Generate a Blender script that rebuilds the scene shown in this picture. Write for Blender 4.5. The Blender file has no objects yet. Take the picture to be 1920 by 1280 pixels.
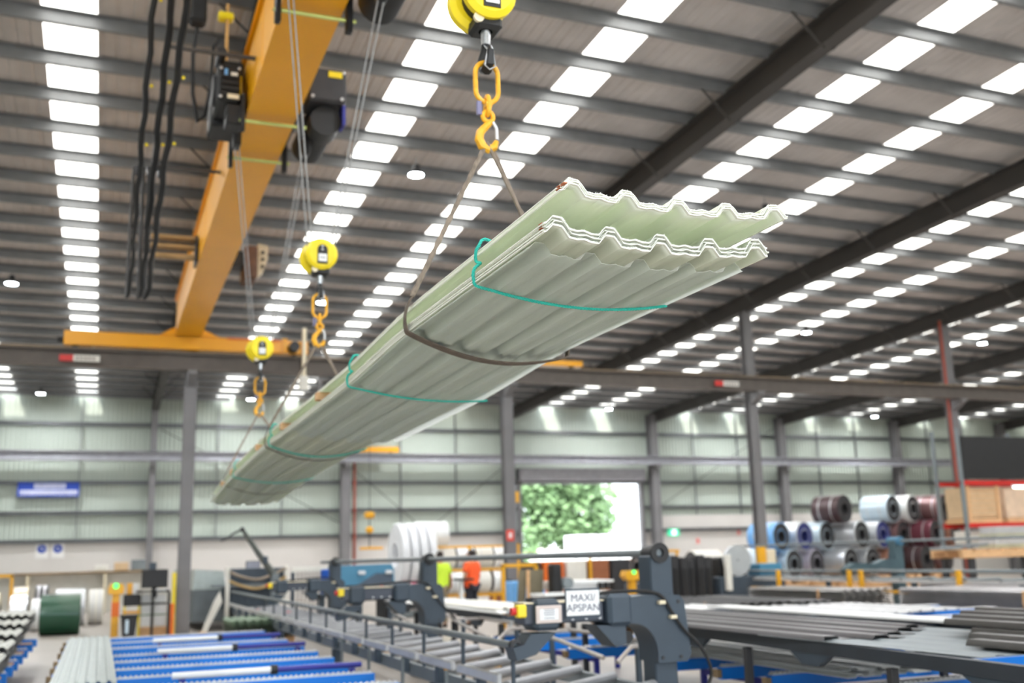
import bpy, math, random
from mathutils import Matrix, Vector
random.seed(7)
sc = bpy.context.scene
COL = sc.collection

# ------------------------------------------------------------------ camera
YAW, PITCH, ROLL = math.radians(21.476), math.radians(11.676), math.radians(-1.588)
cy, sy, cp, sp = math.cos(YAW), math.sin(YAW), math.cos(PITCH), math.sin(PITCH)
fw = Vector((sy*cp, cy*cp, sp)); rt = Vector((cy, -sy, 0)); up = rt.cross(fw)
c_, s_ = math.cos(ROLL), math.sin(ROLL)
r2 = c_*rt + s_*up; u2 = -s_*rt + c_*up
cam = bpy.data.cameras.new('camera')
cam.sensor_width = 36.0
cam.lens = 36.61
cam.clip_start = 0.05; cam.clip_end = 400
cam.dof.use_dof = True
cam.dof.focus_distance = 3.75
cam.dof.aperture_fstop = 2.0
camo = bpy.data.objects.new('camera', cam); COL.objects.link(camo)
m = Matrix(((r2.x, u2.x, -fw.x, 0), (r2.y, u2.y, -fw.y, 0), (r2.z, u2.z, -fw.z, 1.6), (0, 0, 0, 1)))
camo.matrix_world = m
sc.camera = camo

# ------------------------------------------------------------------ world, sun, exposure
w = bpy.data.worlds.new('sky'); sc.world = w; w.use_nodes = True
nt = w.node_tree; bg = nt.nodes['Background']
bg.inputs[0].default_value = (0.86, 0.93, 1.0, 1); bg.inputs[1].default_value = 4.5
sun = bpy.data.lights.new('sun', 'SUN'); sun.energy = 5.0; sun.angle = 0.02; sun.color = (1, 0.95, 0.86)
suno = bpy.data.objects.new('sun', sun); COL.objects.link(suno)
suno.rotation_euler = (math.radians(38), 0, math.radians(-25))
sc.view_settings.view_transform = 'Standard'
sc.view_settings.look = 'None'
sc.view_settings.exposure = 0.12
sc.view_settings.gamma = 1.0
sc.view_settings.use_curve_mapping = False
sc.cycles.max_bounces = 22
sc.cycles.diffuse_bounces = 4
sc.cycles.transmission_bounces = 22
sc.cycles.use_denoising = True
SKYLIGHT = 3.6

# ------------------------------------------------------------------ materials
def lin(c):
    return tuple(((x/255)/12.92 if x/255 <= 0.04045 else ((x/255+0.055)/1.055)**2.4) for x in c)
MATS = {}
def mat(name, rgb, rough=0.6, metal=0.0, var=0.12, scale=4.0, bump=0.0, bscale=40.0, spec=0.5, coat=0.0, stretch=None):
    if name in MATS: return MATS[name]
    mt = bpy.data.materials.new(name); mt.use_nodes = True
    n = mt.node_tree.nodes; l = mt.node_tree.links
    b = n['Principled BSDF']
    base = lin(rgb)
    tc = n.new('ShaderNodeTexCoord'); nz = n.new('ShaderNodeTexNoise')
    nz.inputs['Scale'].default_value = scale; nz.inputs['Detail'].default_value = 4
    src = tc.outputs['Object']
    if stretch:
        mp = n.new('ShaderNodeMapping'); mp.inputs['Scale'].default_value = stretch
        l.new(src, mp.inputs[0]); src = mp.outputs[0]
    l.new(src, nz.inputs['Vector'])
    cr = n.new('ShaderNodeValToRGB')
    cr.color_ramp.elements[0].position = 0.3; cr.color_ramp.elements[1].position = 0.7
    cr.color_ramp.elements[0].color = (*[x*(1-var) for x in base], 1)
    cr.color_ramp.elements[1].color = (*[min(1, x*(1+var)) for x in base], 1)
    l.new(nz.outputs['Fac'], cr.inputs[0]); l.new(cr.outputs[0], b.inputs['Base Color'])
    b.inputs['Roughness'].default_value = rough; b.inputs['Metallic'].default_value = metal
    b.inputs['Specular IOR Level'].default_value = spec
    b.inputs['Coat Weight'].default_value = coat
    if bump:
        n2 = n.new('ShaderNodeTexNoise'); n2.inputs['Scale'].default_value = bscale
        l.new(src, n2.inputs['Vector'])
        bp = n.new('ShaderNodeBump'); bp.inputs['Strength'].default_value = bump
        l.new(n2.outputs['Fac'], bp.inputs['Height']); l.new(bp.outputs[0], b.inputs['Normal'])
    MATS[name] = mt
    return mt
def emis(name, rgb, strength):
    if name in MATS: return MATS[name]
    mt = bpy.data.materials.new(name); mt.use_nodes = True
    b = mt.node_tree.nodes['Principled BSDF']
    b.inputs['Base Color'].default_value = (*lin(rgb), 1)
    b.inputs['Emission Color'].default_value = (*lin(rgb), 1); b.inputs['Emission Strength'].default_value = strength
    MATS[name] = mt; return mt
def fibre(name, refl, trans, tf, rough, bump=0.0, stretch=(30, 1.2, 30)):
    mt = bpy.data.materials.new(name); mt.use_nodes = True
    n = mt.node_tree.nodes; l = mt.node_tree.links
    b = n['Principled BSDF']; out = n['Material Output']
    tc = n.new('ShaderNodeTexCoord'); mp = n.new('ShaderNodeMapping'); mp.inputs['Scale'].default_value = stretch
    nz = n.new('ShaderNodeTexNoise'); nz.inputs['Scale'].default_value = 1.0; nz.inputs['Detail'].default_value = 6
    l.new(tc.outputs['Object'], mp.inputs[0]); l.new(mp.outputs[0], nz.inputs['Vector'])
    cr = n.new('ShaderNodeValToRGB'); e = cr.color_ramp.elements
    e[0].position = 0.3; e[1].position = 0.7
    e[0].color = (*[x*0.86 for x in lin(refl)], 1); e[1].color = (*lin(refl), 1)
    l.new(nz.outputs['Fac'], cr.inputs[0]); l.new(cr.outputs[0], b.inputs['Base Color'])
    b.inputs['Roughness'].default_value = rough
    t = n.new('ShaderNodeBsdfTranslucent'); t.inputs[0].default_value = (*lin(trans), 1)
    mx = n.new('ShaderNodeMixShader'); mx.inputs[0].default_value = tf
    l.new(b.outputs[0], mx.inputs[1]); l.new(t.outputs[0], mx.inputs[2]); l.new(mx.outputs[0], out.inputs[0])
    if bump:
        n2 = n.new('ShaderNodeTexNoise'); n2.inputs['Scale'].default_value = 18; n2.inputs['Detail'].default_value = 5
        mp2 = n.new('ShaderNodeMapping'); mp2.inputs['Scale'].default_value = (1.6, 0.5, 1)
        l.new(tc.outputs['Object'], mp2.inputs[0]); l.new(mp2.outputs[0], n2.inputs['Vector'])
        bp = n.new('ShaderNodeBump'); bp.inputs['Strength'].default_value = bump; bp.inputs['Distance'].default_value = 0.02
        l.new(n2.outputs['Fac'], bp.inputs['Height']); l.new(bp.outputs[0], b.inputs['Normal'])
    MATS[name] = mt; return mt

M_FLOOR = mat('concrete_floor', (164, 156, 148), 0.36, 0, 0.10, 0.6, 0.05, 20)
M_CONC = mat('painted_concrete', (209, 204, 199), 0.8, 0, 0.04, 0.7)
M_WALLS = mat('wall_sheet', (190, 199, 189), 0.5, 0, 0.04, 0.8, 0, 40)
M_STEEL = mat('grey_structural_steel', (118, 116, 118), 0.55, 0, 0.10, 1.5)
M_RAFT = mat('dark_rafter_steel', (66, 63, 61), 0.6, 0, 0.10, 1.0)
M_GALV = mat('galvanised_purlin', (128, 130, 133), 0.45, 0.35, 0.10, 2.5)
M_ROOF = mat('roof_lining', (192, 186, 183), 0.55, 0.1, 0.12, 1.3, 0.25, 160)
M_RUST = mat('rail_rust', (140, 118, 88), 0.7, 0, 0.3, 2)
M_YEL = mat('crane_yellow', (238, 166, 8), 0.35, 0, 0.05, 0.8, spec=0.5)
M_YEL2 = mat('hook_yellow', (242, 216, 34), 0.4, 0, 0.06, 6)
M_CHAIN = mat('link_yellow', (232, 170, 34), 0.4, 0, 0.15, 30)
M_BLACK = mat('black_paint', (26, 26, 28), 0.5, 0, 0.2, 5)
M_RUB = mat('black_rubber', (34, 34, 35), 0.7, 0, 0.2, 5)
M_DARK = mat('machine_blue_grey', (58, 70, 82), 0.5, 0, 0.12, 3)
M_MIDG = mat('machine_grey', (120, 128, 132), 0.5, 0.1, 0.10, 3)
M_BLUE = mat('tray_blue', (0, 122, 222), 0.4, 0, 0.05, 3)
M_NAVY = mat('leg_navy', (34, 40, 138), 0.45, 0, 0.1, 3)
M_TEALM = mat('machine_teal', (66, 128, 160), 0.4, 0, 0.06, 3)
M_ZINC = mat('zinc_strip', (205, 206, 208), 0.38, 0.35, 0.08, 6)
M_STEELB = mat('bright_steel', (200, 202, 205), 0.25, 0.9, 0.08, 10)
M_WIRE = mat('wire_rope', (150, 150, 150), 0.45, 0.5, 0.2, 60)
M_SLING = mat('sling_webbing', (128, 116, 104), 0.9, 0, 0.25, 30, 0.4, 200)
M_TEAL = mat('teal_rope', (46, 180, 164), 0.7, 0, 0.15, 80)
M_WOOD = mat('pine_timber', (214, 172, 128), 0.8, 0, 0.15, 6, 0.15, 60, stretch=(1, 6, 6))
M_WHITE = mat('white_sheet', (236, 238, 238), 0.4, 0, 0.04, 3)
M_OFFW = mat('offwhite', (222, 220, 212), 0.6, 0, 0.06, 3)
M_CREAM = mat('cream_steel', (226, 214, 186), 0.4, 0.1, 0.06, 3)
M_GREEN = mat('green_steel', (16, 72, 48), 0.28, 0.15, 0.05, 3, coat=0.3)
M_DGREEN = mat('tile_green', (104, 128, 100), 0.5, 0, 0.15, 5)
M_CHAR = mat('charcoal_sheet', (92, 90, 92), 0.42, 0.15, 0.12, 3)
M_DCHAR = mat('dark_bundle', (52, 52, 55), 0.5, 0.1, 0.2, 3)
M_SILV = mat('silver_coil', (206, 210, 214), 0.3, 0.6, 0.06, 3)
M_BLUEW = mat('pale_blue_coil', (196, 214, 226), 0.35, 0.2, 0.05, 3)
M_BLUEC = mat('blue_wrap', (112, 168, 222), 0.4, 0, 0.08, 3)
M_BROWN = mat('brown_coil', (124, 92, 92), 0.3, 0.25, 0.08, 3)
M_BROWN2 = mat('copper_coil', (164, 118, 98), 0.35, 0.2, 0.08, 3)
M_RED = mat('red_paint', (206, 40, 34), 0.45, 0, 0.08, 4)
M_REDOX = mat('red_pipe', (150, 70, 54), 0.6, 0, 0.15, 4)
M_ORANGE = mat('orange_paint', (226, 110, 30), 0.5, 0, 0.08, 4)
M_PINK = mat('pink_cap', (240, 130, 160), 0.6, 0, 0.1, 4)
M_FOIL = mat('white_wrap', (232, 234, 238), 0.35, 0, 0.05, 3, 0.3, 14)
M_CARD = mat('cardboard', (206, 178, 142), 0.8, 0, 0.08, 4)
M_OLIVE = mat('weathered_board', (120, 112, 92), 0.8, 0, 0.15, 4)
M_SIGNB = mat('sign_blue', (28, 70, 180), 0.5, 0, 0.03, 2)
M_INK = mat('marker_ink', (70, 74, 100), 0.6, 0, 0.1, 10)
M_LAMP = emis('lamp_lens', (236, 246, 255), 40.0)
M_SKYL = emis('daylit_skylight_sheet', (255, 254, 248), SKYLIGHT)
M_GLED = emis('green_indicator', (70, 240, 110), 2.0)
M_EXIT = emis('exit_sign_green', (50, 200, 150), 1.2)
M_EXITW = emis('exit_sign_white', (220, 255, 240), 2.0)
M_TUBE = emis('fluorescent_tube', (250, 252, 255), 8.0)
M_FIB = fibre('fibreglass_sheet', (252, 252, 249), (252, 254, 249), 0.82, 0.35)
M_FILM = fibre('filmed_fibreglass', (240, 249, 246), (252, 254, 253), 0.8, 0.2, 0.3)
M_FRAY = mat('frayed_glass_fibre', (246, 248, 242), 0.9, 0, 0.05, 40)
M_PACK = mat('brown_packing_tab', (176, 104, 70), 0.8, 0, 0.2, 60)
M_SKIN = mat('skin', (190, 140, 112), 0.6, 0, 0.05, 5)
M_HAIR = mat('dark_hair', (44, 34, 30), 0.7, 0, 0.2, 20)
M_HIVY = mat('hi_vis_yellow', (204, 236, 60), 0.7, 0, 0.04, 6)
M_HIVO = mat('hi_vis_orange', (255, 96, 40), 0.7, 0, 0.04, 6)
M_KHAKI = mat('khaki_cloth', (140, 124, 100), 0.8, 0, 0.08, 6)
M_NAVYC = mat('navy_cloth', (44, 46, 58), 0.8, 0, 0.08, 6)
M_BARK = mat('bark', (92, 78, 66), 0.9, 0, 0.2, 5)
M_LEAF = mat('leaf_green', (128, 158, 112), 0.6, 0, 0.35, 1.2)
M_ASPH = mat('yard_concrete', (206, 204, 198), 0.8, 0, 0.08, 1)

# ------------------------------------------------------------------ mesh building
class MB:
    def __init__(s): s.v = []; s.f = []
    def add(s, vs, fs):
        o = len(s.v); s.v += [tuple(x) for x in vs]; s.f += [tuple(i+o for i in q) for q in fs]; return s
    def bx(s, x0, x1, y0, y1, z0, z1):
        return s.add([(x0,y0,z0),(x1,y0,z0),(x1,y1,z0),(x0,y1,z0),(x0,y0,z1),(x1,y0,z1),(x1,y1,z1),(x0,y1,z1)],
              [(0,3,2,1),(4,5,6,7),(0,1,5,4),(1,2,6,5),(2,3,7,6),(3,0,4,7)])
    def cb(s, x0, x1, y0, y1, z0, z1, c=0.01):   # chamfered box (chamfer on all vertical+horizontal edges)
        o = []
        xs, ys, zs = (x0, x1), (y0, y1), (z0, z1)
        idx = {}
        for i in (0,1):
            for j in (0,1):
                for k in (0,1):
                    sx, sy_, sz = (1,-1)[i], (1,-1)[j], (1,-1)[k]
                    for a in range(3):
                        p = [xs[i]+sx*c, ys[j]+sy_*c, zs[k]+sz*c]; p[a] = (xs[i], ys[j], zs[k])[a]
                        idx[(i,j,k,a)] = len(o); o.append(p)
        F = []
        for i in (0,1):
            q = [idx[(i,0,0,0)], idx[(i,1,0,0)], idx[(i,1,1,0)], idx[(i,0,1,0)]]; F.append(q if i else q[::-1])
            q = [idx[(0,i,0,1)], idx[(1,i,0,1)], idx[(1,i,1,1)], idx[(0,i,1,1)]]; F.append(q[::-1] if i else q)
            q = [idx[(0,0,i,2)], idx[(1,0,i,2)], idx[(1,1,i,2)], idx[(0,1,i,2)]]; F.append(q if i else q[::-1])
        for i in (0,1):
            for j in (0,1):
                F.append([idx[(i,j,0,0)], idx[(i,j,1,0)], idx[(i,j,1,1)], idx[(i,j,0,1)]])
                F.append([idx[(i,0,j,0)], idx[(i,1,j,0)], idx[(i,1,j,2)], idx[(i,0,j,2)]])
                F.append([idx[(0,i,j,1)], idx[(1,i,j,1)], idx[(1,i,j,2)], idx[(0,i,j,2)]])
                for k in (0,1): F.append([idx[(i,j,k,0)], idx[(i,j,k,1)], idx[(i,j,k,2)]])
        return s.add(o, F)
    def prism(s, poly, axis, a0, a1):
        n = len(poly)
        def P(u, v, a): return {'X': (a,u,v), 'Y': (u,a,v), 'Z': (u,v,a)}[axis]
        vs = [P(u,v,a0) for u,v in poly] + [P(u,v,a1) for u,v in poly]
        fs = [tuple(range(n))[::-1], tuple(range(n, 2*n))] + [(i, (i+1)%n, n+(i+1)%n, n+i) for i in range(n)]
        return s.add(vs, fs)
    def tube(s, pts, r, n=8, closed=False, caps=True):
        pts = [Vector(p) for p in pts]; N = len(pts)
        rr = r if isinstance(r, (list, tuple)) else [r]*N
        vs = []; u = None
        for i, p in enumerate(pts):
            if closed: t = pts[(i+1) % N] - pts[i-1]
            else: t = pts[min(i+1, N-1)] - pts[max(i-1, 0)]
            t.normalize()
            if u is None:
                u = t.orthogonal().normalized()
            else:
                u = (u - t*u.dot(t)); u = u.normalized() if u.length > 1e-6 else t.orthogonal().normalized()
            v = t.cross(u)
            for k in range(n):
                a = 2*math.pi*k/n; vs.append(p + (u*math.cos(a)+v*math.sin(a))*rr[i])
        fs = []
        for i in range(N if closed else N-1):
            a, b = i*n, ((i+1) % N)*n
            for k in range(n): fs.append((a+k, a+(k+1)%n, b+(k+1)%n, b+k))
        if caps and not closed: fs += [tuple(range(n))[::-1], tuple(range((N-1)*n, N*n))]
        return s.add(vs, fs)
    def cyl(s, p0, p1, r, n=16): return s.tube([p0, p1], r, n)
    def lathe(s, prof, c, axis='Z', n=24):   # prof closed loop of (r, h)
        vs = []; m_ = len(prof)
        for k in range(n):
            a = 2*math.pi*k/n
            for r, h in prof:
                u, v = r*math.cos(a), r*math.sin(a)
                d = {'X': (h,u,v), 'Y': (u,h,v), 'Z': (u,v,h)}[axis]
                vs.append((c[0]+d[0], c[1]+d[1], c[2]+d[2]))
        fs = []
        for k in range(n):
            a, b = k*m_, ((k+1) % n)*m_
            for j in range(m_): fs.append((a+j, a+(j+1) % m_, b+(j+1) % m_, b+j))
        return s.add(vs, fs)
    def ball(s, c, rx, ry=None, rz=None, n=12, mrows=8):
        ry = ry or rx; rz = rz or rx
        vs = [(c[0], c[1], c[2]-rz)]
        for i in range(1, mrows):
            t = -math.pi/2 + math.pi*i/mrows
            for k in range(n):
                a = 2*math.pi*k/n
                vs.append((c[0]+rx*math.cos(t)*math.cos(a), c[1]+ry*math.cos(t)*math.sin(a), c[2]+rz*math.sin(t)))
        vs.append((c[0], c[1], c[2]+rz)); L = len(vs)-1; fs = []
        for k in range(n):
            fs.append((0, 1+(k+1) % n, 1+k)); b = 1+(mrows-2)*n; fs.append((L, b+k, b+(k+1) % n))
        for i in range(mrows-2):
            for k in range(n):
                a = 1+i*n; fs.append((a+k, a+(k+1) % n, a+n+(k+1) % n, a+n+k))
        return s.add(vs, fs)
    def map(s, fn): s.v = [tuple(fn(*p)) for p in s.v]; return s
    def rotz(s, ang, c=(0,0)):
        ca, sa = math.cos(ang), math.sin(ang)
        return s.map(lambda x, y, z: (c[0]+(x-c[0])*ca-(y-c[1])*sa, c[1]+(x-c[0])*sa+(y-c[1])*ca, z))
    def build(s, name, material, parent=None, sharp=0.6, local=False):
        me = bpy.data.meshes.new(name)
        vs = s.v
        if parent is not None and not local:
            o = parent['_o'] if '_o' in parent else (0,0,0)
            vs = [(x-o[0], y-o[1], z-o[2]) for x, y, z in vs]
        me.from_pydata(vs, [], s.f); me.materials.append(material); me.update()
        import bmesh
        b = bmesh.new(); b.from_mesh(me); bmesh.ops.recalc_face_normals(b, faces=b.faces); b.to_mesh(me); b.free()
        me.shade_smooth(); me.set_sharp_from_angle(angle=sharp)
        ob = bpy.data.objects.new(name, me); COL.objects.link(ob)
        if parent is not None:
            ob.parent = parent
            if '_o' in parent: ob['_o'] = parent['_o']
        return ob

def tag(o, label, cat, group=None, kind=None):
    o['label'] = label; o['category'] = cat
    if group: o['group'] = group
    if kind: o['kind'] = kind
    return o
def thing(name, loc, label, cat, group=None, kind=None):
    o = bpy.data.objects.new(name, None); COL.objects.link(o)
    o.empty_display_size = 0.1
    o.location = loc; o['_o'] = tuple(loc)
    return tag(o, label, cat, group, kind)
def solid(name, mb, material, label, cat, group=None, kind=None, sharp=0.6):   # one-mesh thing, origin at its base centre
    xs = [p[0] for p in mb.v]; ys = [p[1] for p in mb.v]; zs = [p[2] for p in mb.v]
    c = ((min(xs)+max(xs))/2, (min(ys)+max(ys))/2, min(zs))
    mb.map(lambda x, y, z: (x-c[0], y-c[1], z-c[2]))
    o = mb.build(name, material, None, sharp); o.location = c
    return tag(o, label, cat, group, kind)
def copy_tree(o, parent=None):
    c = o.copy(); COL.objects.link(c)
    if parent is not None: c.parent = parent
    for ch in list(o.children): copy_tree(ch, c)
    return c
def dup(o, loc, label, group=None):
    c = copy_tree(o); c.location = loc; c['label'] = label
    if group: c['group'] = group
    return c
def lettering(text, size, material, parent, loc, rot, ext=0.001, spacing=1.0, align='CENTER'):
    cu = bpy.data.curves.new('lettering', 'FONT'); cu.body = text; cu.size = size; cu.extrude = ext
    cu.align_x = align; cu.space_line = spacing; cu.materials.append(material)
    tmp = bpy.data.objects.new('lettering_curve', cu); COL.objects.link(tmp)
    bpy.context.view_layer.update()
    me = bpy.data.meshes.new_from_object(tmp.evaluated_get(bpy.context.evaluated_depsgraph_get()))
    bpy.data.objects.remove(tmp)
    if not me.materials: me.materials.append(material)
    ob = bpy.data.objects.new('lettering', me); COL.objects.link(ob)
    ob.parent = parent; o = parent['_o']
    ob.location = (loc[0]-o[0], loc[1]-o[1], loc[2]-o[2]); ob.rotation_euler = rot
    return ob
def ibeam(b, d, tf=0.02, tw=0.012):   # (u, v) outline centred at origin
    return [(-b/2,-d/2),(b/2,-d/2),(b/2,-d/2+tf),(tw/2,-d/2+tf),(tw/2,d/2-tf),(b/2,d/2-tf),(b/2,d/2),(-b/2,d/2),(-b/2,d/2-tf),(-tw/2,d/2-tf),(-tw/2,-d/2+tf),(-b/2,-d/2+tf)]
def shift(poly, du, dv): return [(u+du, v+dv) for u, v in poly]
def ribprof(x0, x1, pitch, h, base=0.35, top=0.15, first=0.5):
    p = [(x0, 0)]; x = x0 + pitch*first
    while x < x1 - pitch*base/2 + 1e-6:
        p += [(x-pitch*base/2, 0), (x-pitch*top/2, h), (x+pitch*top/2, h), (x+pitch*base/2, 0)]; x += pitch
    p.append((x1, 0)); return [q for i, q in enumerate(p) if i == 0 or q[0] > p[i-1][0]-1e-9]
def sheet(mb, prof, a0, a1, along='Y', z=0.0, t=0.003, off=0.0):   # closed thin ribbed sheet, cross profile (u,h)
    poly = [(u, h+z) for u, h in prof] + [(u, h+z-t) for u, h in reversed(prof)]
    n = len(prof)
    def P(u, v, a): return (u, a, v) if along == 'Y' else (a, u, v)
    vs = [P(u, v, a0) for u, v in poly] + [P(u, v, a1) for u, v in poly]; N = 2*n
    fs = [(i, (i+1) % N, N+(i+1) % N, N+i) for i in range(N)]
    for i in range(n-1):
        q = (i, i+1, N-2-i, N-1-i); fs.append(q[::-1]); fs.append(tuple(N+j for j in q))
    mb.add(vs, fs); return mb

# ================================================================== STRUCTURE
SL = 0.03355
def zr(Y): return 10.49 - SL*Y
YB = 47.56; YC = 26.88
XL, XR, YN = -14.0, 56.0, -7.0
fl = MB().bx(XL, XR, YN, YB, -0.2, 0).build('floor', M_FLOOR)
tag(fl, 'pale grey concrete factory floor under the machines', 'floor', kind='structure')

# --- back wall with tilt-up concrete panels, ribbed cladding, girts, columns
wb = thing('wall_back', (20, YB, 0), 'back wall of pale ribbed cladding over white concrete panels', 'wall', kind='structure')
DX0, DX1, DZ = 18.87, 25.43, 5.12
cols_b = [-14.0, -6.2, 1.9, 10.2, 18.15, 26.1, 33.95, 41.7, 49.6, 56.0]
for a, b in zip(cols_b[:-1], cols_b[1:]):
    top = 2.67 if b < 27 else 3.47
    a0, b0 = a+0.01, b-0.01
    if a == 18.15:
        MB().bx(a0, DX0, YB, YB+0.18, 0, 2.67).build('concrete_panel', M_CONC, wb)
        MB().bx(DX1, b0, YB, YB+0.18, 0, 2.67).build('concrete_panel', M_CONC, wb); continue
    MB().bx(a0, b0, YB, YB+0.18, 0, top).build('concrete_panel', M_CONC, wb)
PW = 0.76
pm = MB(); sheet(pm, ribprof(0, PW, 0.19, -0.045, 0.5, 0.22), 0, 1, 'Y')
pm.map(lambda x, y, z: (x, z, y))     # stand it up: height along z, ribs toward -y
proto = pm.build('wall_panel', M_WALLS, wb, local=True)
def put_panel(first, x, z0, z1):
    o = proto if first else proto.copy()
    if not first: COL.objects.link(o); o.parent = wb
    o.location = (x-20, 0.08, z0); o.scale = (1, 1, z1-z0)
x = XL; first = True
while x < XR-0.1:
    z0 = 2.67 if x < 26.1 else 3.47
    if DX0-0.4 < x+PW/2 < DX1+0.4: z0 = DZ
    put_panel(first, x, z0, zr(YB)+0.05); first = False; x += PW
for z in (2.74, 3.88, 5.13, 7.6):
    segs = [(XL, DX0-0.1), (DX1+0.1, XR)] if z < 5 else [(XL, XR)]
    for a, b in segs:
        MB().prism([(YB-0.02,z-.075),(YB-0.2,z-.075),(YB-0.2,z-.055),(YB-.04,z-.055),(YB-.04,z+.055),(YB-.2,z+.055),(YB-.2,z+.075),(YB-.02,z+.075)], 'X', a, b).build('girt', M_GALV, wb)
for xx in (-4.2, -1.0, 4.6, 7.4, 12.9, 15.6, 28.7, 31.4, 36.6, 39.2, 44.3, 47):
    MB().bx(xx-.02, xx+.02, YB-.16, YB-.06, 2.7 if xx < 26 else 3.5, zr(YB)).build('bridging_bar', M_GALV, wb)
for xx in cols_b[1:-1]:
    bw = 0.42 if xx > 9 else 0.26
    MB().prism(shift(ibeam(bw, 0.46, .03, .02), xx, YB-0.45), 'Z', 0, zr(YB)-0.3).build('wall_column', M_STEEL, wb)
for (a, za, b, zb) in ((10.4, 5.9, 14.4, 2.6), (14.1, 2.9, 18.0, 5.9), (2.2, 7.4, 10.0, 3.3), (26.4, 3.9, 33.6, 8.0)):
    MB().tube([(a, YB-.3, za), (b, YB-.3, zb)], 0.018, 6).build('brace_rod', M_RAFT, wb)
# secondary runway beam along the back wall
rb = MB().prism(shift(ibeam(0.36, 0.41, .04, .02), YB-0.95, 6.18), 'X', XL, XR)
rw = thing('runway_beam', (20, YB-0.95, 6), 'grey steel crane runway beam on brackets along the back wall', 'beam', kind='structure')
rb.build('beam', mat('pale_steel', (152, 152, 158), 0.5), rw)
for xx in cols_b[1:-1]:
    MB().bx(xx-.12, xx+.12, YB-1.05, YB-.6, 5.78, 5.97).build('bracket', M_STEEL, rw)
# roller door
d1 = thing('door_1', ((DX0+DX1)/2, YB, 0), 'open roller door in the back wall with a tree outside', 'door', kind='structure')
MB().bx(DX0-.15, DX1+.15, YB-.55, YB-.02, 5.2, 5.8).build('drum_housing', mat('door_housing', (140, 138, 142), 0.5), d1)
MB().cyl((DX0, YB-.3, 5.12), (DX1, YB-.3, 5.12), 0.07, 12).build('bottom_rail', M_STEEL, d1)
for xx in (DX0-.1, DX1+.02):
    MB().bx(xx-.06, xx+.14, YB-.2, YB+.1, 0, 5.2).build('guide_rail', M_STEEL, d1)

# --- side and front walls (out of the frame)
for nm, lb, bxs in (('wall_left', 'left side wall of the factory shed', (XL-.2, XL, YN, YB, 0, 11)), ('wall_right', 'far right side wall of the factory shed', (XR, XR+.2, YN, YB, 0, 11))):
    o = MB().bx(*bxs).build(nm, M_WALLS); tag(o, lb, 'wall', kind='structure')

wf = thing('wall_front', (20, YN, 0), 'front wall of the shed behind the viewer with a wide opening added to let daylight in', 'wall', kind='structure')
for q in ((XL, -8, 0, 11.2), (14, XR, 0, 11.2), (-8, 14, 7.2, 11.2)): MB().bx(q[0], q[1], YN-.2, YN, q[2], q[3]).build('wall_panel', M_WALLS, wf)  # unseen opening between the panels, added and sized to brighten the load's front
yf = MB().bx(-40, 60, -60, YN-.2, -0.3, -0.05).build('ground_apron', M_ASPH); tag(yf, 'concrete apron outside the added front wall opening', 'ground', kind='structure')
# --- roof
ceil = thing('ceiling', (20, 20, 9.8), 'sloping shed roof of dark lining with purlins and skylight strips', 'roof', kind='structure')
strips = [-9.2, -3.95, -0.84, 4.84, 7.67, 12.62, 15.45, 20.45, 23.3, 28.4, 31.2, 36.3, 39.1, 44.2, 47.0, 52.2]
SW = 0.80
edges = [XL] + [e for s in strips for e in (s-SW/2, s+SW/2)] + [XR]
for a, b in zip(edges[0::2], edges[1::2]):
    mb = sheet(MB(), ribprof(a, b, 0.2, 0.016), YN, YB+.15, 'Y', 0, 0.004)
    mb.map(lambda x, y, z: (x, y, z+zr(y))).build('roof_sheet', M_ROOF, ceil)
PSP, PY0, SK = 1.35, 17.31, 0.034
def purlin_y(k, x): return PY0 + k*PSP + SK*(x+0.84)
kmin, kmax = -22, 22
for k in range(kmin, kmax+1):
    xa, xb = XL+.05, XR-.05
    if purlin_y(k, xb) > YB-.35: xb = (YB-.35-PY0-k*PSP)/SK - .84
    if purlin_y(k, xa) < YN+.2: xa = (YN+.2-PY0-k*PSP)/SK - .84
    if xb-xa < 4: continue
    z1, z0, t, fl_ = -0.02, -0.22, 0.008, 0.075
    prof = [(-fl_*1.25, z1),(-fl_*1.25, z1-t),(-t/2, z1-t),(-t/2, z0),(fl_, z0),(fl_, z0+t),(t/2, z0+t),(t/2, z1)]
    mb = MB().prism(prof, 'X', xa, xb)
    def pf(x, y, z, k=k):
        Y = purlin_y(k, x)+y; return (x, Y, zr(purlin_y(k, x))+z)
    mb.map(pf).build('purlin', M_GALV, ceil)
# skylight panes, one per purlin bay; those behind the viewer joined
pane_p = ribprof(-SW/2, SW/2, 0.2, 0.03)
pmb = sheet(MB(), pane_p, -PSP/2+.01, PSP/2-.01, 'Y', 0, 0.004)
pmb.map(lambda x, y, z: (x, y, z-SL*y))
pane0 = pmb.build('skylight_pane', M_SKYL, ceil, local=True); used = False
rest = MB(); npane = 0
for s in strips:
    for k in range(kmin-1, kmax+1):
        yc = purlin_y(k, s)+PSP/2
        if yc < YN+.7 or yc > YB-.6: continue
        vis = yc > max(4.0, 0.42*s+5.0) and -5 < s < 42
        if vis:
            o = pane0 if not used else pane0.copy()
            if used: COL.objects.link(o); o.parent = ceil
            used = True; npane += 1
            o.location = (s-20, yc-20, zr(yc)-9.8)
        else:
            q = sheet(MB(), pane_p, -PSP/2+.01, PSP/2-.01, 'Y', 0, 0.004).map(lambda x, y, z, s=s, yc=yc: (x+s, y+yc, z-SL*y+zr(yc)))
            rest.add(q.v, q.f)
ro = rest.build('skylight_panes_behind', M_SKYL, ceil); ro['kind'] = 'stuff'
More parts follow.
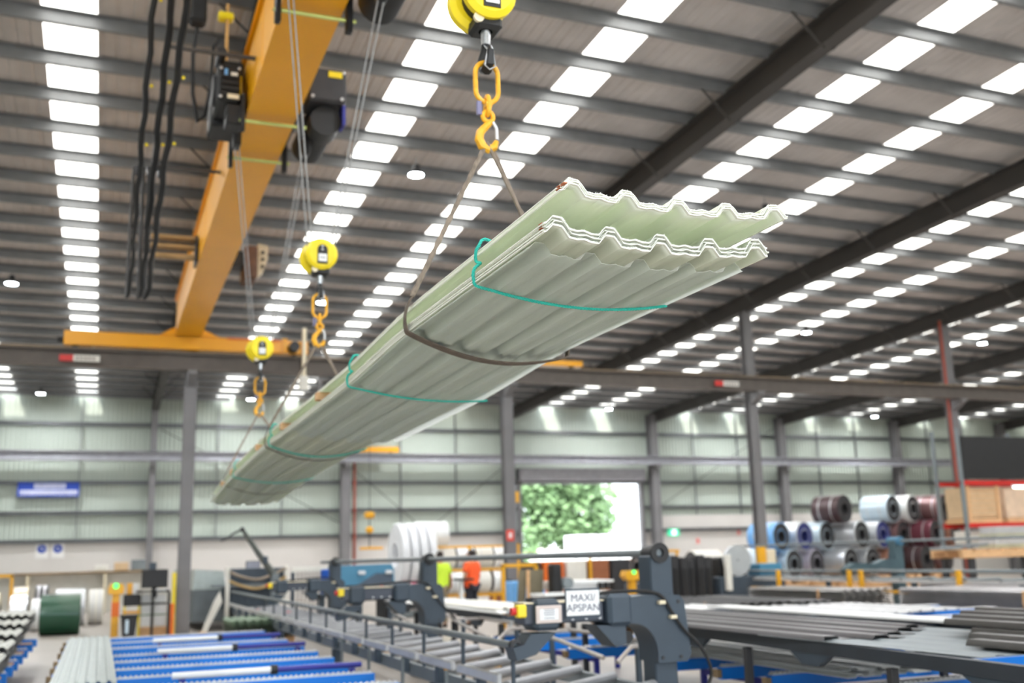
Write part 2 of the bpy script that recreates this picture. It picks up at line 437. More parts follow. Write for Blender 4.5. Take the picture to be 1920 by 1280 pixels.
# rafters
RX = [-14.0, -6.2, 1.9, 10.35, 18.4, 26.3, 34.1, 41.9, 50.0]
for xx in RX:
    mb = MB().prism(shift(ibeam(0.28, 0.52, .035, .02), xx, -0.45), 'Y', YN+.1, YB-.1)
    mb.map(lambda x, y, z: (x, y, z+zr(y))).build('rafter', M_RAFT, ceil)
    for k in range(-6, 22, 2):
        Y = purlin_y(k, xx)
        if Y > YB-1: continue
        for sgn in (-1, 1):
            MB().tube([(xx+sgn*.08, Y, zr(Y)-.75), (xx+sgn*.7, Y, zr(Y)-.16)], 0.022, 4).build('fly_brace', M_RAFT, ceil)

# --- internal columns with crane runway
for i, xx in enumerate(RX[1:]):
    names = {1.9: 'grey steel column beside the monitor workstation', 10.35: 'grey steel column left of the roller door with a red sign', 18.4: 'grey steel column with a beige guard at its foot', 26.3: 'grey steel column with a rust red pipe by the pallet rack'}
    t = thing('column', (xx, YC, 0), names.get(xx, 'grey steel column of the runway row, out past the others'), 'column', kind='structure', group=None if xx in names else 'outer runway columns')
    MB().prism(shift(ibeam(0.30, 0.26, .025, .016), xx, YC), 'Z', 0, zr(YC)-.71).build('shaft', M_STEEL, t)
    MB().cb(xx-.2, xx+.2, YC-.2, YC+.2, 0, .025).build('base_plate', M_STEEL, t)
    MB().prism([(YC-.12, 6.31), (YC-.62, 6.31), (YC-.62, 6.22), (YC-.12, 5.95)], 'X', xx-.1, xx+.1).build('runway_bracket', M_STEEL, t)
rwy = thing('runway_beam', (20, YC-.4, 6.3), 'long brown grey crane runway beam carried by the internal columns', 'beam', kind='structure')
MB().prism(shift(ibeam(0.30, 0.42, .035, .02), YC-.4, 6.53), 'X', XL, XR).build('beam', mat('runway_steel', (96, 88, 82), 0.6), rwy)
MB().bx(XL, XR, YC-.44, YC-.36, 6.74, 6.79).build('rail', M_RUST, rwy)
for xx in (-3.5, -.4, 3.1, 6.5, 9.5, 14, 20, 23, 29):
    MB().bx(xx-.05, xx+.05, YC-.54, YC-.5, 6.72, 6.8).build('rail_clip', M_RUST, rwy)
for x0, x1, lb in ((-1.13, -.24, 'red and white capacity plate on the runway beam under the yellow truck'), (16.81, 17.63, 'red and white capacity plate on the runway beam near the beige guarded column')):
    t = thing('capacity_plate', ((x0+x1)/2, YC-.57, 6.42), lb, 'sign')
    xm = x0+(x1-x0)*.34
    MB().bx(x0, xm, YC-.58, YC-.545, 6.42, 6.57).build('red_panel', M_RED, t)
    MB().bx(xm, x1, YC-.58, YC-.545, 6.42, 6.57).build('white_panel', M_OFFW, t)
    for j in range(5): MB().bx(xm+.06+j*.09, xm+.12+j*.09, YC-.585, YC-.58, 6.46, 6.53).build('mark', mat('faded_mark', (150, 140, 136), .7), t)

# --- outside
yd = MB().bx(-20, 90, YB+.18, 120, -0.3, -0.05).build('ground_yard', M_ASPH); tag(yd, 'sunlit concrete yard outside the roller door', 'ground', kind='structure')

# ================================================================== HIGH-BAY LAMPS
lamp_lab = {(5.6, 19.3): 'round high-bay lamp between the lit hook chains and the third skylight strip', (-2.5, 29.1): 'round high-bay lamp at far left beside the leftmost skylight strip', (22.4, 29.1): 'round high-bay lamp above the runway beam right of the guarded column'}
lens = None
for yy in (-.3, 9.5, 19.3, 29.1, 37.8, 44.5):
    for xx in (-2.5, 5.6, 14.0, 22.4, 30.3, 38.2):
        zt = zr(yy)-.2
        if lens is None:
            L = thing('high_bay_lamp', (xx, yy, zt), '', 'lamp', 'high-bay lamps under the roof')
            MB().cyl((xx, yy, zt), (xx, yy, zt-.18), .012, 6).build('hanger', M_GALV, L)
            MB().lathe([(0.01, -.18), (.07, -.19), (.09, -.3), (.17, -.36), (.17, -.40), (0.01, -.40)], (xx, yy, zt), 'Z', 20).build('housing', M_DCHAR, L)
            MB().lathe([(0.005, -.402), (.15, -.402), (.15, -.41), (.005, -.415)], (xx, yy, zt), 'Z', 20).build('lens', M_LAMP, L)
            ld = bpy.data.lights.new('lamp_light', 'AREA'); ld.shape = 'DISK'; ld.size = 0.3; ld.energy = 215; ld.color = (.94, .97, 1.0)
            lo = bpy.data.objects.new('lamp_light', ld); COL.objects.link(lo); lo.parent = L; lo.location = (0, 0, -.43)
            lens = L
        else:
            L = copy_tree(lens); L.location = (xx, yy, zt)
        L['label'] = lamp_lab.get((xx, yy), 'round white high-bay lamp hanging from the roof purlins')
        L['group'] = 'high-bay lamps under the roof'
        L['_o'] = (xx, yy, zt)

# ================================================================== OVERHEAD CRANE
GX0, GX1, GZ0, GZ1 = 1.45, 2.07, 7.16, 8.06
cr = thing('bridge_crane', (1.76, YC-.4, 6.79), 'yellow overhead crane girder with its end truck on the runway', 'crane')
MB().cb(GX0+.02, GX1-.02, -6, YC-.55, GZ0+.02, GZ1-.02, .005).build('girder_web', M_YEL, cr)
MB().bx(GX0-.04, GX1+.04, -6, YC-.5, GZ1-.02, GZ1).build('top_flange', M_YEL, cr)
MB().bx(GX0, GX1, -6, YC-.5, GZ0, GZ0+.02).build('bottom_flange', M_YEL, cr)
for yy in (4.2, 11.4, 18.6): MB().bx(GX0+.015, GX1-.015, yy-.01, yy+.01, GZ0+.01, GZ1-.01).build('weld_seam', M_YEL, cr)
tk = MB().cb(-1.06, 4.72, YC-.56, YC-.24, 6.82, 7.16, .012).build('end_truck', M_YEL, cr)
MB().prism([(1.1, 7.16), (2.5, 7.16), (2.1, 7.34), (1.4, 7.34)], 'Y', YC-.6, YC-.2).build('girder_saddle', M_YEL, cr)
for xx in (-.8, 4.4):
    MB().cyl((xx, YC-.5, 6.905), (xx, YC-.3, 6.905), .112, 16).build('wheel', M_DCHAR, tk)
MB().cb(-1.2, -1.06, YC-.48, YC-.32, 6.9, 7.02, .01).build('buffer', M_RUB, tk)
MB().cb(2.7, 4.0, YC-.6, YC-.56, 7.12, 7.16, .005).build('cable_tray', M_ORANGE, tk)
MB().cyl((4.32, YC-.62, 6.95), (4.32, YC-.95, 6.95), .13, 16).build('drive_motor', M_BLACK, tk)
MB().prism([(4.05, 6.82), (4.2, 6.82), (4.2, 7.2), (4.05, 7.2)], 'Y', YC-.62, YC-.56).build('motor_plate', M_YEL, tk)
t = thing('crane_end_truck', (11.7, YC-.4, 6.79), 'short yellow crane end truck behind the hanging sheets, on the runway', 'crane')
MB().cb(9.0, 12.5, YC-.56, YC-.24, 6.82, 6.98, .012).build('beam', M_YEL, t)
for xx in (9.3, 12.2): MB().cyl((xx, YC-.5, 6.88), (xx, YC-.3, 6.88), .09, 14).build('wheel', M_DCHAR, t)
t = thing('crane_end_truck', (11.0, YB-.95, 6.38), 'yellow crane end truck on the beam along the back wall', 'crane')
MB().cb(9.0, 12.55, YB-1.1, YB-.8, 6.44, 6.68, .012).build('beam', M_YEL, t)
for xx in (9.3, 12.2): MB().cyl((xx, YB-1.04, 6.495), (xx, YB-.86, 6.495), .105, 14).build('wheel', M_DCHAR, t)
# conductor drop beside truck
b = thing('conductor_post', (4.61, YC-.6, 5.9), 'pale upright conductor post beside the end truck on the runway', 'post')
MB().cb(4.56, 4.66, YC-.64, YC-.54, 6.0, 7.5, .01).build('post', M_CREAM, b)
MB().cb(4.5, 4.72, YC-.68, YC-.53, 5.9, 6.25, .01).build('collector', M_OFFW, b)

# hoist trolleys straddling the girder
def trolley(Y, label):
    t = thing('hoist_trolley', (1.76, Y, GZ0), label, 'hoist', 'hoist trolleys on the crane girder')
    lb = MB().cb(1.08, 1.36, Y-.55, Y+.1, 7.28, 7.78, .03).build('motor_housing', M_BLACK, t)
    MB().cyl((1.04, Y-.25, 7.52), (1.08, Y-.25, 7.52), .2, 18).build('motor_end_cap', M_DCHAR, lb)
    for dz in (0, .08, .16, .24): MB().bx(1.12, 1.34, Y-.58, Y-.55, 7.34+dz, 7.37+dz).build('cooling_fin', M_RUB, lb)
    MB().cb(1.14, 1.44, Y-.2, Y+.35, 7.78, 8.0, .03).build('gearbox', M_RUB, t)
    MB().cb(1.06, 1.42, Y+.1, Y+.62, 7.2, 7.72, .03).build('control_cabinet', M_BLACK, t)
    MB().cb(1.2, 1.4, Y-.5, Y-.2, 7.0, 7.28, .02).build('limit_box', M_BLACK, t)
    MB().cyl((1.12, Y-.62, 7.9), (1.12, Y-.2, 7.9), .06, 12).build('cable_gland', M_DCHAR, t)
    for q, (px, pz) in enumerate(((1.12, 7.7), (1.34, 7.72), (1.12, 7.32))): MB().ball((px, Y-.57, pz), .02, .012, .02, 8, 6).build('bolt', M_ZINC, t)
    MB().bx(1.16, 1.2, Y-.57, Y-.56, 7.6, 7.7).build('blue_label', M_BLUEC, lb)
    MB().bx(1.24, 1.32, Y-.57, Y-.56, 7.6, 7.66).build('pale_label', M_OFFW, lb)
    MB().cb(1.2, 1.24, Y-.1, Y-.04, 8.0, 8.85, .005).build('cable_mast', mat('mast_tan', (206, 160, 96), .6), t)
    MB().cb(1.1, 1.3, Y-.14, Y+.02, 8.62, 8.72, .02).build('mast_clamp', M_YEL2, t)
    MB().bx(1.37, 1.375+.02, Y-.4, Y-.3, 7.45, 7.7).build('yellow_label', M_YEL2, lb)
    MB().bx(1.2, 1.34, Y-.585, Y-.58, 7.3, 7.36).build('pale_label', M_CREAM, lb)
    for yy in (Y-.5, Y+.8):
        MB().cb(1.37, 1.43, yy-.05, yy+.05, 6.92, 7.4, .01).build('side_plate', M_BLACK, t)
        MB().cb(2.09, 2.16, yy-.05, yy+.05, 6.92, 7.4, .01).build('side_plate', M_BLACK, t)
        MB().cyl((1.36, yy, 7.06), (2.2, yy, 7.06), .022, 10).build('tie_rod', mat('zinc_rod', (190, 200, 120), .35, .4), t)
        MB().cyl((1.36, yy+.07, 7.09), (2.2, yy+.07, 7.09), .014, 8).build('tie_rod', M_RUST, t)
    MB().bx(1.385, 1.425, Y-.5, Y+.8, 7.26, 7.42).build('carriage_rail', M_BLACK, t)
    MB().bx(2.095, 2.135, Y-.5, Y+.8, 7.26, 7.42).build('carriage_rail', M_BLACK, t)
    rb_ = MB().cb(2.2, 2.7, Y-.6, Y-.1, 7.42, 7.88, .03).build('drum_gearbox', M_DCHAR, t)
    MB().bx(2.46, 2.64, Y-.612, Y-.6, 7.76, 7.84).build('yellow_label', M_YEL2, rb_)
    for px, pz in ((2.26, 7.82), (2.64, 7.47), (2.26, 7.47), (2.66, 7.84)):
        MB().cyl((px, Y-.62, pz), (px, Y-.6, pz), .022, 8).build('bolt', M_ZINC, rb_)
    dr = MB().cyl((2.46, Y-.1, 7.35), (2.46, Y+.9, 7.35), .22, 20).build('rope_drum', M_RUB, t)
    MB().cyl((2.46, Y-.45, 7.22), (2.46, Y-.1, 7.22), .2, 18).build('brake_cover', M_BLACK, t)
    MB().bx(2.66, 2.7, Y-.55, Y-.3, 7.15, 7.42).build('blue_guard', M_NAVY, t)
    for p in ((1.40, Y+.1, 7.2), (2.3, Y+.1, 7.2)):
        MB().cb(p[0]-.05, p[0]+.05, p[1]-.12, p[1]+.12, 6.93, 7.2, .02).build('rope_guide', M_BLACK, t)
    return t
trolley(8.95, 'black hoist trolley on the yellow girder at the top edge')
trolley(13.1, 'black hoist trolley gripping the yellow girder below the top one')
trolley(5.0, 'black hoist trolley of the nearest hook, above the picture edge')
t3 = thing('hoist_trolley', (2.5, 20, 7.0), 'rusty brown and white hoist trolley on the far girder', 'hoist')
b3 = MB().cb(2.3, 2.55, 19.7, 20.4, 6.95, 7.6, .04).build('hoist_body', mat('hoist_rust', (96, 66, 48), .7, 0, .3, 6), t3)
MB().prism([(2.55, 7.0), (2.66, 7.1), (2.74, 7.35), (2.74, 7.62), (2.55, 7.66)], 'Y', 19.72, 20.0).build('end_cover', mat('dirty_white', (190, 176, 150), .7, 0, .2, 8), t3)
for dz in (0, .14, .28): MB().cyl((2.64, 19.7, 7.2+dz), (2.64, 19.72, 7.2+dz), .035, 8).build('cover_hole', M_RUB, b3)
for z0 in (7.32, 7.5, 7.68): MB().cb(.6, 1.42, 19.9, 20.1, z0, z0+.07, .01).build('arm_bar', mat('tan_bar', (170, 140, 96), .7), t3)
MB().cb(2.06, 2.3, 19.8, 20.2, 7.2, 7.5, .01).build('carriage', M_BLACK, t3)
MB().cb(1.40, 1.445, 19.8, 20.2, 7.2, 7.75, .005).build('carriage', M_BLACK, t3)

# festoon cables
def cat(p0, p1, sag, n=16):
    return [tuple(p0[i]+(p1[i]-p0[i])*t_ - (4*sag*t_*(1-t_) if i == 2 else 0) for i in range(3)) for t_ in [k/n for k in range(n+1)]]
fest = [('leftmost thick black festoon cable hanging left of the girder', .25, 9.4, 15.6, 4.3, .022), ('middle thick black festoon cable hanging left of the girder', .42, 9.2, 15.8, 4.5, .028), ('rightmost thick black festoon cable hanging left of the girder', .57, 9.0, 15.4, 4.4, .03)]
for lb, xx, ya, yb, sag, r in fest:
    t = thing('festoon_cable', (xx, ya, 7.0), lb, 'cable', 'festoon cables beside the girder')
    mid = []
    bx_ = {.25: .19, .42: .33, .57: .41}[xx]
    for k in range(25):
        f_ = k/24.0
        mid.append((xx+(bx_-xx)*f_+.012*math.sin(k*1.7+xx*9), ya+(13.7-ya)*f_, 7.55-2.45*f_+.02*math.sin(k*1.1+xx*5)))
    mid += [(bx_-.02, 13.85, 5.02), (bx_-.035, 14.1, 5.06), (bx_-.03, 14.4, 5.3), (bx_-.02, 15.0, 6.2), (bx_+.0, 15.8, 7.5)]
    MB().tube(mid, r, 8).build('cable', M_RUB, t)
    MB().tube([(p[0]-.03, p[1]-.05, p[2]-.02) for p in mid[:20]], r*.45, 6).build('thin_cable', M_BLACK, t)
    for k in (4, 9, 13): MB().ball((mid[k][0]+.05, mid[k][1]-.06, mid[k][2]), .02).build('yellow_tie', M_YEL2, t)
    MB().cb(xx-.12, xx+.12, ya-.1, ya+.1, 7.3, 7.45, .02).build('cable_trolley', M_DCHAR, t)
    MB().cyl((xx, 15.9, 7.4), (xx, 15.9, 7.55), .05, 8).build('hanger', M_DCHAR, t)
fr = thing('festoon_rail', (.5, 12, 7.45), 'grey festoon track running along the left side of the girder', 'rail')
MB().bx(.43, .47, 3, 21, 7.55, 7.6).build('track', M_STEEL, fr)
for yy in (4, 8, 12, 16, 20): MB().bx(.45, GX0+.03, yy-.02, yy+.02, 7.6, 7.64).build('bracket', M_RAFT, fr)
lo_ = solid('control_cable', MB().tube([(.86, 13.2, 8.6), (.82, 13.3, 8.2), (.84, 13.4, 7.7), (.92, 13.5, 7.35), (1.02, 13.6, 7.5), (1.08, 13.7, 7.9), (1.12, 13.8, 8.6), (1.2, 13.82, 8.75)], .025, 8), M_RUB, 'thin black cable looped beside the lower hoist trolley mast', 'cable')
pc = thing('pendant_box', (.84, 13.1, 8.5), 'black junction box at the top left above the cable loop', 'box')
MB().cb(.74, .96, 13.0, 13.25, 8.55, 9.25, .04).build('box_body', M_RUB, pc)
MB().cb(.70, .74, 13.05, 13.15, 8.7, 9.0, .01).build('bracket', M_ZINC, pc)

# hook blocks
def arc(c, r, a0, a1, n, plane='XZ'):
    o = []
    for k in range(n+1):
        a = a0+(a1-a0)*k/n; o.append((c[0]+r*math.cos(a), c[1], c[2]+r*math.sin(a)))
    return o
def hook_block(Y, zc, label, Yt):
    X = 1.86
    t = thing('hook_block', (X, Y, zc), label, 'hook block', 'yellow hook blocks under the crane')
    def disc(y0, y1, r, dx=0, dz=0): return MB().lathe([(.005, y0), (r-.03, y0), (r, y0+.025), (r, y1-.01), (r-.02, y1), (.005, y1)], (X+dx, Y, zc+dz), 'Y', 36)
    disc(-.11, -.04, .155).build('front_sheave_cover', M_YEL2, t)
    disc(.05, .13, .165, -.02).build('rear_sheave_cover', M_YEL2, t)
    MB().cyl((X, Y-.04, zc), (X, Y+.05, zc), .12, 20).build('sheave', M_BLACK, t)
    lab = []
    for k in range(13):
        a = math.pi*k/12; lab.append((X+.002+.05*math.cos(a), zc+.035+.05*math.sin(a)))
    lab += [(X-.048, zc-.105), (X+.052, zc-.105)]
    lp = MB().prism(lab, 'Y', Y-.117, Y-.11).build('black_plate', M_BLACK, t)
    MB().cb(X-.038, X+.042, Y-.124, Y-.117, zc-.085, zc-.01, .002).build('white_label', M_WHITE, lp)
    for k in range(3): MB().bx(X-.022+k*.018, X-.012+k*.018, Y-.126, Y-.124, zc-.055, zc-.04).build('mark', M_INK, lp)
    for dz in (.035, .065): MB().cyl((X, Y-.123, zc+dz), (X, Y-.117, zc+dz), .009, 10).build('rivet', M_ZINC, lp)
    MB().cb(X-.075, X+.085, Y-.06, Y+.10, zc-.2, zc-.115, .02).build('cross_head', M_BLACK, t)
    MB().cyl((X-.06, Y-.07, zc-.15), (X-.06, Y-.05, zc-.15), .03, 12).build('trunnion_nut', M_CREAM, t)
    MB().lathe([(.005, -.28), (.025, -.28), (.03, -.2), (.04, -.2), (.04, -.16), (.005, -.16)], (X, Y, zc), 'Z', 16).build('hook_shank', M_STEELB, t)
    hk = [(X, Y, zc-.26), (X+.005, Y+.03, zc-.30), (X, Y+.055, zc-.35), (X, Y+.04, zc-.405), (X, Y, zc-.425), (X, Y-.05, zc-.405), (X, Y-.07, zc-.34), (X, Y-.06, zc-.32)]
    MB().tube(hk, [.022, .026, .03, .032, .032, .028, .02, .012], 10).build('hook', M_BLACK, t)
    MB().tube([(X+.012, Y+.0, zc-.28), (X+.014, Y-.07, zc-.34), (X+.03, Y-.06, zc-.43), (X, Y-.055, zc-.45), (X-.03, Y-.06, zc-.43), (X-.014, Y-.07, zc-.34), (X-.012, Y, zc-.28)], .005, 6).build('latch', M_STEELB, t)
    for dx, tx in ((-.12, 1.38), (-.075, 1.43), (.085, 2.26), (.12, 2.32)):
        MB().tube([(X+dx, Y+.0, zc+.04), (tx, Yt, 6.96)], .0075, 6).build('wire_rope', M_WIRE, t)
    return t
def chain_set(Y, zt, label, dy=0):
    X = 1.86
    t = thing('sling_chain', (X, Y, zt), label, 'lifting hook', 'yellow lifting links under the hook blocks')
    r, h = .066, .21
    pts = [(X+r*math.cos(a), Y, zt-r-.0+r*math.sin(a)) for a in [math.pi*k/10 for k in range(11)]] + [(X+r*math.cos(a), Y, zt-h+r*.6+r*math.sin(a)) for a in [math.pi+math.pi*k/10 for k in range(11)]]
    MB().tube(pts, .014, 10, closed=True).build('master_link', M_CHAIN, t)
    zb = zt-h-.015
    cpl = [(X, Y+.028*math.cos(a), zb-.03+.055*math.sin(a)) for a in [2*math.pi*k/16 for k in range(16)]]
    MB().tube(cpl, .014, 8, closed=True).build('coupling_link', M_CHAIN, t)
    MB().cyl((X-.018, Y-.02, zb-.03), (X+.018, Y-.02, zb-.03), .018, 10).build('coupling_pin', M_CHAIN, t)
    z1 = zb-.082
    eye = [(X+.002+.03*math.cos(a), Y, z1-.012+.03*math.sin(a)) for a in [2*math.pi*k/16 for k in range(16)]]
    hk = MB().tube(eye, .014, 8, closed=True).build('hook_eye', M_CHAIN, t)
    body = [(X+.012, Y, z1-.045), (X-.015, Y, z1-.075), (X-.045, Y, z1-.11), (X-.052, Y, z1-.15), (X-.035, Y, z1-.185), (X, Y, z1-.2), (X+.035, Y, z1-.185), (X+.05, Y, z1-.15)]
    MB().tube(body, [.018, .021, .024, .026, .027, .026, .022, .014], 10).build('hook', M_CHAIN, t)
    MB().tube([(X+.025, Y, z1-.03), (X+.05, Y, z1-.075), (X+.052, Y, z1-.14)], .01, 6).build('latch', M_ZINC, t)
    tg = MB().cb(X-.062, X-.035, Y-.012, Y+.012, zb-.09, zb-.01, .003).build('tag', mat('tag_lilac', (120, 118, 150), .6), t)
    return z1-.17
HK = []
for Y, zc, wd in ((5.0, 4.665, 'nearest'), (9.78, 4.525, 'middle'), (13.86, 4.40, 'farthest')):
    lb = {'nearest': 'large yellow hook block at the top edge above the near sling', 'middle': 'mid-size yellow hook block above the middle sling, right of the girder', 'farthest': 'smallest yellow hook block, in front of the yellow end truck'}[wd]
    hook_block(Y, zc, lb, {5.0: 5.1, 9.78: 9.05, 13.86: 13.2}[Y])
    zh = chain_set(Y, zc-.385, {'nearest': 'orange yellow link and hook holding the near sling, largest of three', 'middle': 'orange yellow link and hook holding the middle sling', 'farthest': 'orange yellow link and hook holding the far sling, smallest of three'}[wd])
    HK.append((Y, zh))

# ================================================================== FIBREGLASS BUNDLE
BX0, BX1 = 1.39, 2.31
def interp(x, xs, ys):
    if x <= xs[0]: return ys[0]
    for i in range(len(xs)-1):
        if x <= xs[i+1]:
            f_ = (x-xs[i])/(xs[i+1]-xs[i]); f_ = f_*f_*(3-2*f_)*.4+f_*.6
            return ys[i]+(ys[i+1]-ys[i])*f_
    return ys[-1]
def zbase(x, y):
    f_ = (x-BX0)/(BX1-BX0)
    zl = interp(y, [3, 5, 6.5, 8.2, 9.8, 12.4, 15.3], [2.705, 2.725, 2.675, 2.665, 2.665, 2.60, 2.44])
    zr_ = interp(y, [3, 5, 6.5, 8.2, 9.8, 12.4, 15.3], [2.69, 2.705, 2.65, 2.645, 2.665, 2.60, 2.45])
    sag = .03+.035*math.exp(-((y-5)/.9)**2)+.05*math.exp(-((y-9.8)/1.2)**2)+.04*math.exp(-((y-13.6)/1.2)**2)
    return zl+(zr_-zl)*f_ - sag*(1-(2*f_-1)**2)
def fprof():
    p = [(0, .0)]
    for c in (.052, .256, .46, .664, .868):
        p += [(c-.044, .0 if c > .1 else .002), (c-.024, .026), (c-.016, .034), (c+.016, .034), (c+.024, .026), (c+.044, .0)]
        if c < .8: p += [(c+.075, -.002), (c+.102, .004), (c+.13, -.002)]
    p.append((.92, .0))
    out = [p[0]]
    for a, b in zip(p[:-1], p[1:]):
        n = 3 if b[0]-a[0] > .012 else 2
        for k in range(1, n+1): out.append((a[0]+(b[0]-a[0])*k/n, a[1]+(b[1]-a[1])*k/n))
    return out
FP = fprof()
def fibre_sheet(y0, y1, dz, dx=0, ny=26, t=.0022, extra=None, seed=1, xcut=None):
    rnd = random.Random(seed); mb = MB()
    prof = [(u, h) for u, h in FP if xcut is None or u <= xcut]; n = len(prof)
    ys = [y0+(y1-y0)*(k/(ny-1))**1.4 for k in range(ny)]
    jag0 = [rnd.uniform(-.004, .004) for _ in range(n)]; jag1 = [rnd.uniform(-.012, .012) for _ in range(n)]
    vs = []
    for lay in (0, 1):
        for k, y in enumerate(ys):
            for i, (u, h) in enumerate(prof):
                x_ = BX0+dx+u; yy = y+(jag0[i] if k == 0 else 0)+(jag1[i] if k == ny-1 else 0)
                z = zbase(BX0+u, yy)+h+dz+(extra(u, yy) if extra else 0)-(t if lay else 0)
                vs.append((x_, yy, z))
    fs = []; o = n*ny
    for k in range(ny-1):
        for i in range(n-1):
            a = k*n+i; fs.append((a, a+1, a+n+1, a+n)); fs.append((o+a, o+a+n, o+a+n+1, o+a+1))
        a = k*n; fs.append((a, a+n, o+a+n, o+a)); a = k*n+n-1; fs.append((a, o+a, o+a+n, a+n))
    for i in range(n-1):
        fs.append((i, o+i, o+i+1, i+1)); a = (ny-1)*n+i; fs.append((a, a+1, o+a+1, o+a))
    return mb.add(vs, fs)
def fray(parent, y, dz, dx, seed, xtra=None):
    rnd = random.Random(seed); mb = MB()
    for i in range(len(FP)-1):
        for q in range(5):
            f_ = (q+rnd.random())/5
            u = FP[i][0]+(FP[i+1][0]-FP[i][0])*f_; h = FP[i][1]+(FP[i+1][1]-FP[i][1])*f_
            x_ = BX0+dx+u; z = zbase(BX0+u, y)+h+dz-.001
            L = rnd.uniform(.002, .007); a = rnd.uniform(-.6, .6); e = rnd.uniform(-.3, .8)
            p1 = (x_+L*math.sin(a), y-L*.8, z+L*e)
            mb.tube([(x_, y+.003, z), p1], [.0012, .0006], 4)
    ob = mb.build('frayed_edge', M_FRAY, parent); ob['kind'] = 'stuff'
M_EDGE = mat('cut_sheet_edge', (230, 231, 222), .8, 0, .03, 30)
def sheet_edges(parent, y0, y1, dz, dx):
    mb = MB(); n = len(FP); vs = []
    for yy in (y0-.002, y0+.010):
        for off in (.0008, -.0034):
            for u, h in FP: vs.append((BX0+dx+u, yy, zbase(BX0+u, yy)+h+dz+off))
    fs = []
    for i in range(n-1):
        fs += [(i, i+1, n+i+1, n+i), (2*n+i, 3*n+i, 3*n+i+1, 2*n+i+1), (i, 2*n+i, 2*n+i+1, i+1), (n+i, n+i+1, 3*n+i+1, 3*n+i)]
    fs += [(0, n, 3*n, 2*n), (n-1, 3*n-1, 4*n-1, 2*n-1)]
    mb.add(vs, fs).build('cut_edge', M_EDGE, parent)
    for nm, u in (('left_edge', -.001), ('right_edge', .919)):
        mb = MB(); N = 30; vs = []
        for k in range(N):
            yy = y0+(y1-y0-.02)*k/(N-1)
            z = zbase(BX0+max(0, min(.92, u)), yy)+dz
            for a, b in ((0, -.0040), (.003, -.0040), (.003, .001), (0, .001)): vs.append((BX0+dx+u+a, yy, z+b))
        fs = [(0, 1, 2, 3), tuple(4*(N-1)+q for q in (3, 2, 1, 0))]
        for k in range(N-1):
            for q in range(4): fs.append((4*k+q, 4*k+(q+1) % 4, 4*k+4+(q+1) % 4, 4*k+4+q))
        mb.add(vs, fs).build(nm, M_EDGE, parent)
NL, NU, DZ_ = 7, 5, .0062
for i in range(NL):
    y0 = 3.2+.012*((i*37) % 5-2)/2; lo_b = i*DZ_
    mb = fibre_sheet(y0, 15.25-.03*(i % 3), lo_b, .003*((i*13) % 5-2), seed=i)
    lb = '%s pale fibreglass sheet from the bottom of the lower hanging stack' % ['first', 'second', 'third', 'fourth', 'fifth', 'sixth', 'seventh'][i]
    if i == NL-1: lb = 'topmost pale ribbed fibreglass sheet of the lower hanging stack, under the timber blocks'
    s_ob = solid('fibreglass_sheet', mb, M_FIB, lb, 'sheet', 'lower stack of fibreglass sheets', sharp=.4)
    s_ob['_o'] = tuple(s_ob.location); fray(s_ob, y0, lo_b, .003*((i*13) % 5-2), 50+i); sheet_edges(s_ob, y0, 15.2-.03*(i % 3), lo_b, .003*((i*13) % 5-2))
ex = lambda u, y: -.004-.05*(u/.92)**2*max(0, (y-4.8)/3.8)**1.2
s_ob = solid('fibreglass_sheet', fibre_sheet(3.36, 8.62, -.008, 0, extra=ex, seed=90), M_FILM, 'shorter film-covered fibreglass sheet lining the underside of the lower stack', 'sheet', 'lower stack of fibreglass sheets', sharp=.4)
UZ = .118
for i in range(NU):
    y0 = 3.1+.02*((i*23) % 5-2)/2
    mb = fibre_sheet(y0, 15.3-.03*(i % 3), UZ+i*DZ_, .02+.004*((i*17) % 5-2), seed=20+i)
    lb = '%s pale fibreglass sheet from the bottom of the upper hanging stack' % ['first', 'second', 'third', 'fourth', 'fifth'][i]
    if i == 0: lb = 'lowest ribbed fibreglass sheet of the upper stack, glowing green underneath'
    if i == NU-1: lb = 'topmost ribbed fibreglass sheet of the whole hanging load'
    s_ob = solid('fibreglass_sheet', mb, M_FIB, lb, 'sheet', 'upper stack of fibreglass sheets', sharp=.4)
    s_ob['_o'] = tuple(s_ob.location); fray(s_ob, y0, UZ+i*DZ_, .02, 80+i); sheet_edges(s_ob, y0, 15.25-.03*(i % 3), UZ+i*DZ_, .02+.004*((i*17) % 5-2))
# brown packing tabs at the corner edges
k = 0
for (yy, zz, n_) in ((3.215, 0.012, 4), (3.1, UZ+.012, 2), (3.06, UZ+.018, 1)):
    for j in range(n_):
        z = zbase(BX0, yy)+zz+j*.0085
        solid('packing_tab', MB().bx(BX0-.002+(.02 if zz > .1 else 0), BX0+.012+(.02 if zz > .1 else 0), yy, yy+.028, z, z+.003), M_PACK, 'tiny brown packing tab at the sheet corner of the hanging load', 'tab', 'brown packing tabs at the sheet corners')
# timber spacer blocks
for i, (yy, lb) in enumerate(((4.3, 'pine bearer between the stacks behind the teal front rope'), (7.35, 'pine bearer end left of the middle teal rope, nearest of the visible ones'), (8.95, 'pine bearer end just in front of the middle sling'), (10.5, 'pine bearer end just beyond the middle sling'), (12.7, 'pine bearer end near the far sling'), (13.7, 'pine bearer end farthest along the hanging load'))):
    if i == 0: continue
    z0 = zbase(BX0+.1, yy)+.033+NL*DZ_+.002
    mb = MB().cb(BX0-.012, BX1+.01, yy-.045, yy+.045, z0-.006, z0+.05, .003)
    solid('timber_bearer', mb, M_WOOD, lb, 'timber', 'pine bearers between the stacks')
solid('timber_bearer', MB().cb(BX0+.3, BX1+.035, 4.62, 4.7, zbase(BX1, 4.66)+.07, zbase(BX1, 4.66)+.115, .003), M_WOOD, 'pine bearer poking out on the right edge above the near sling', 'timber', 'pine bearers between the stacks')
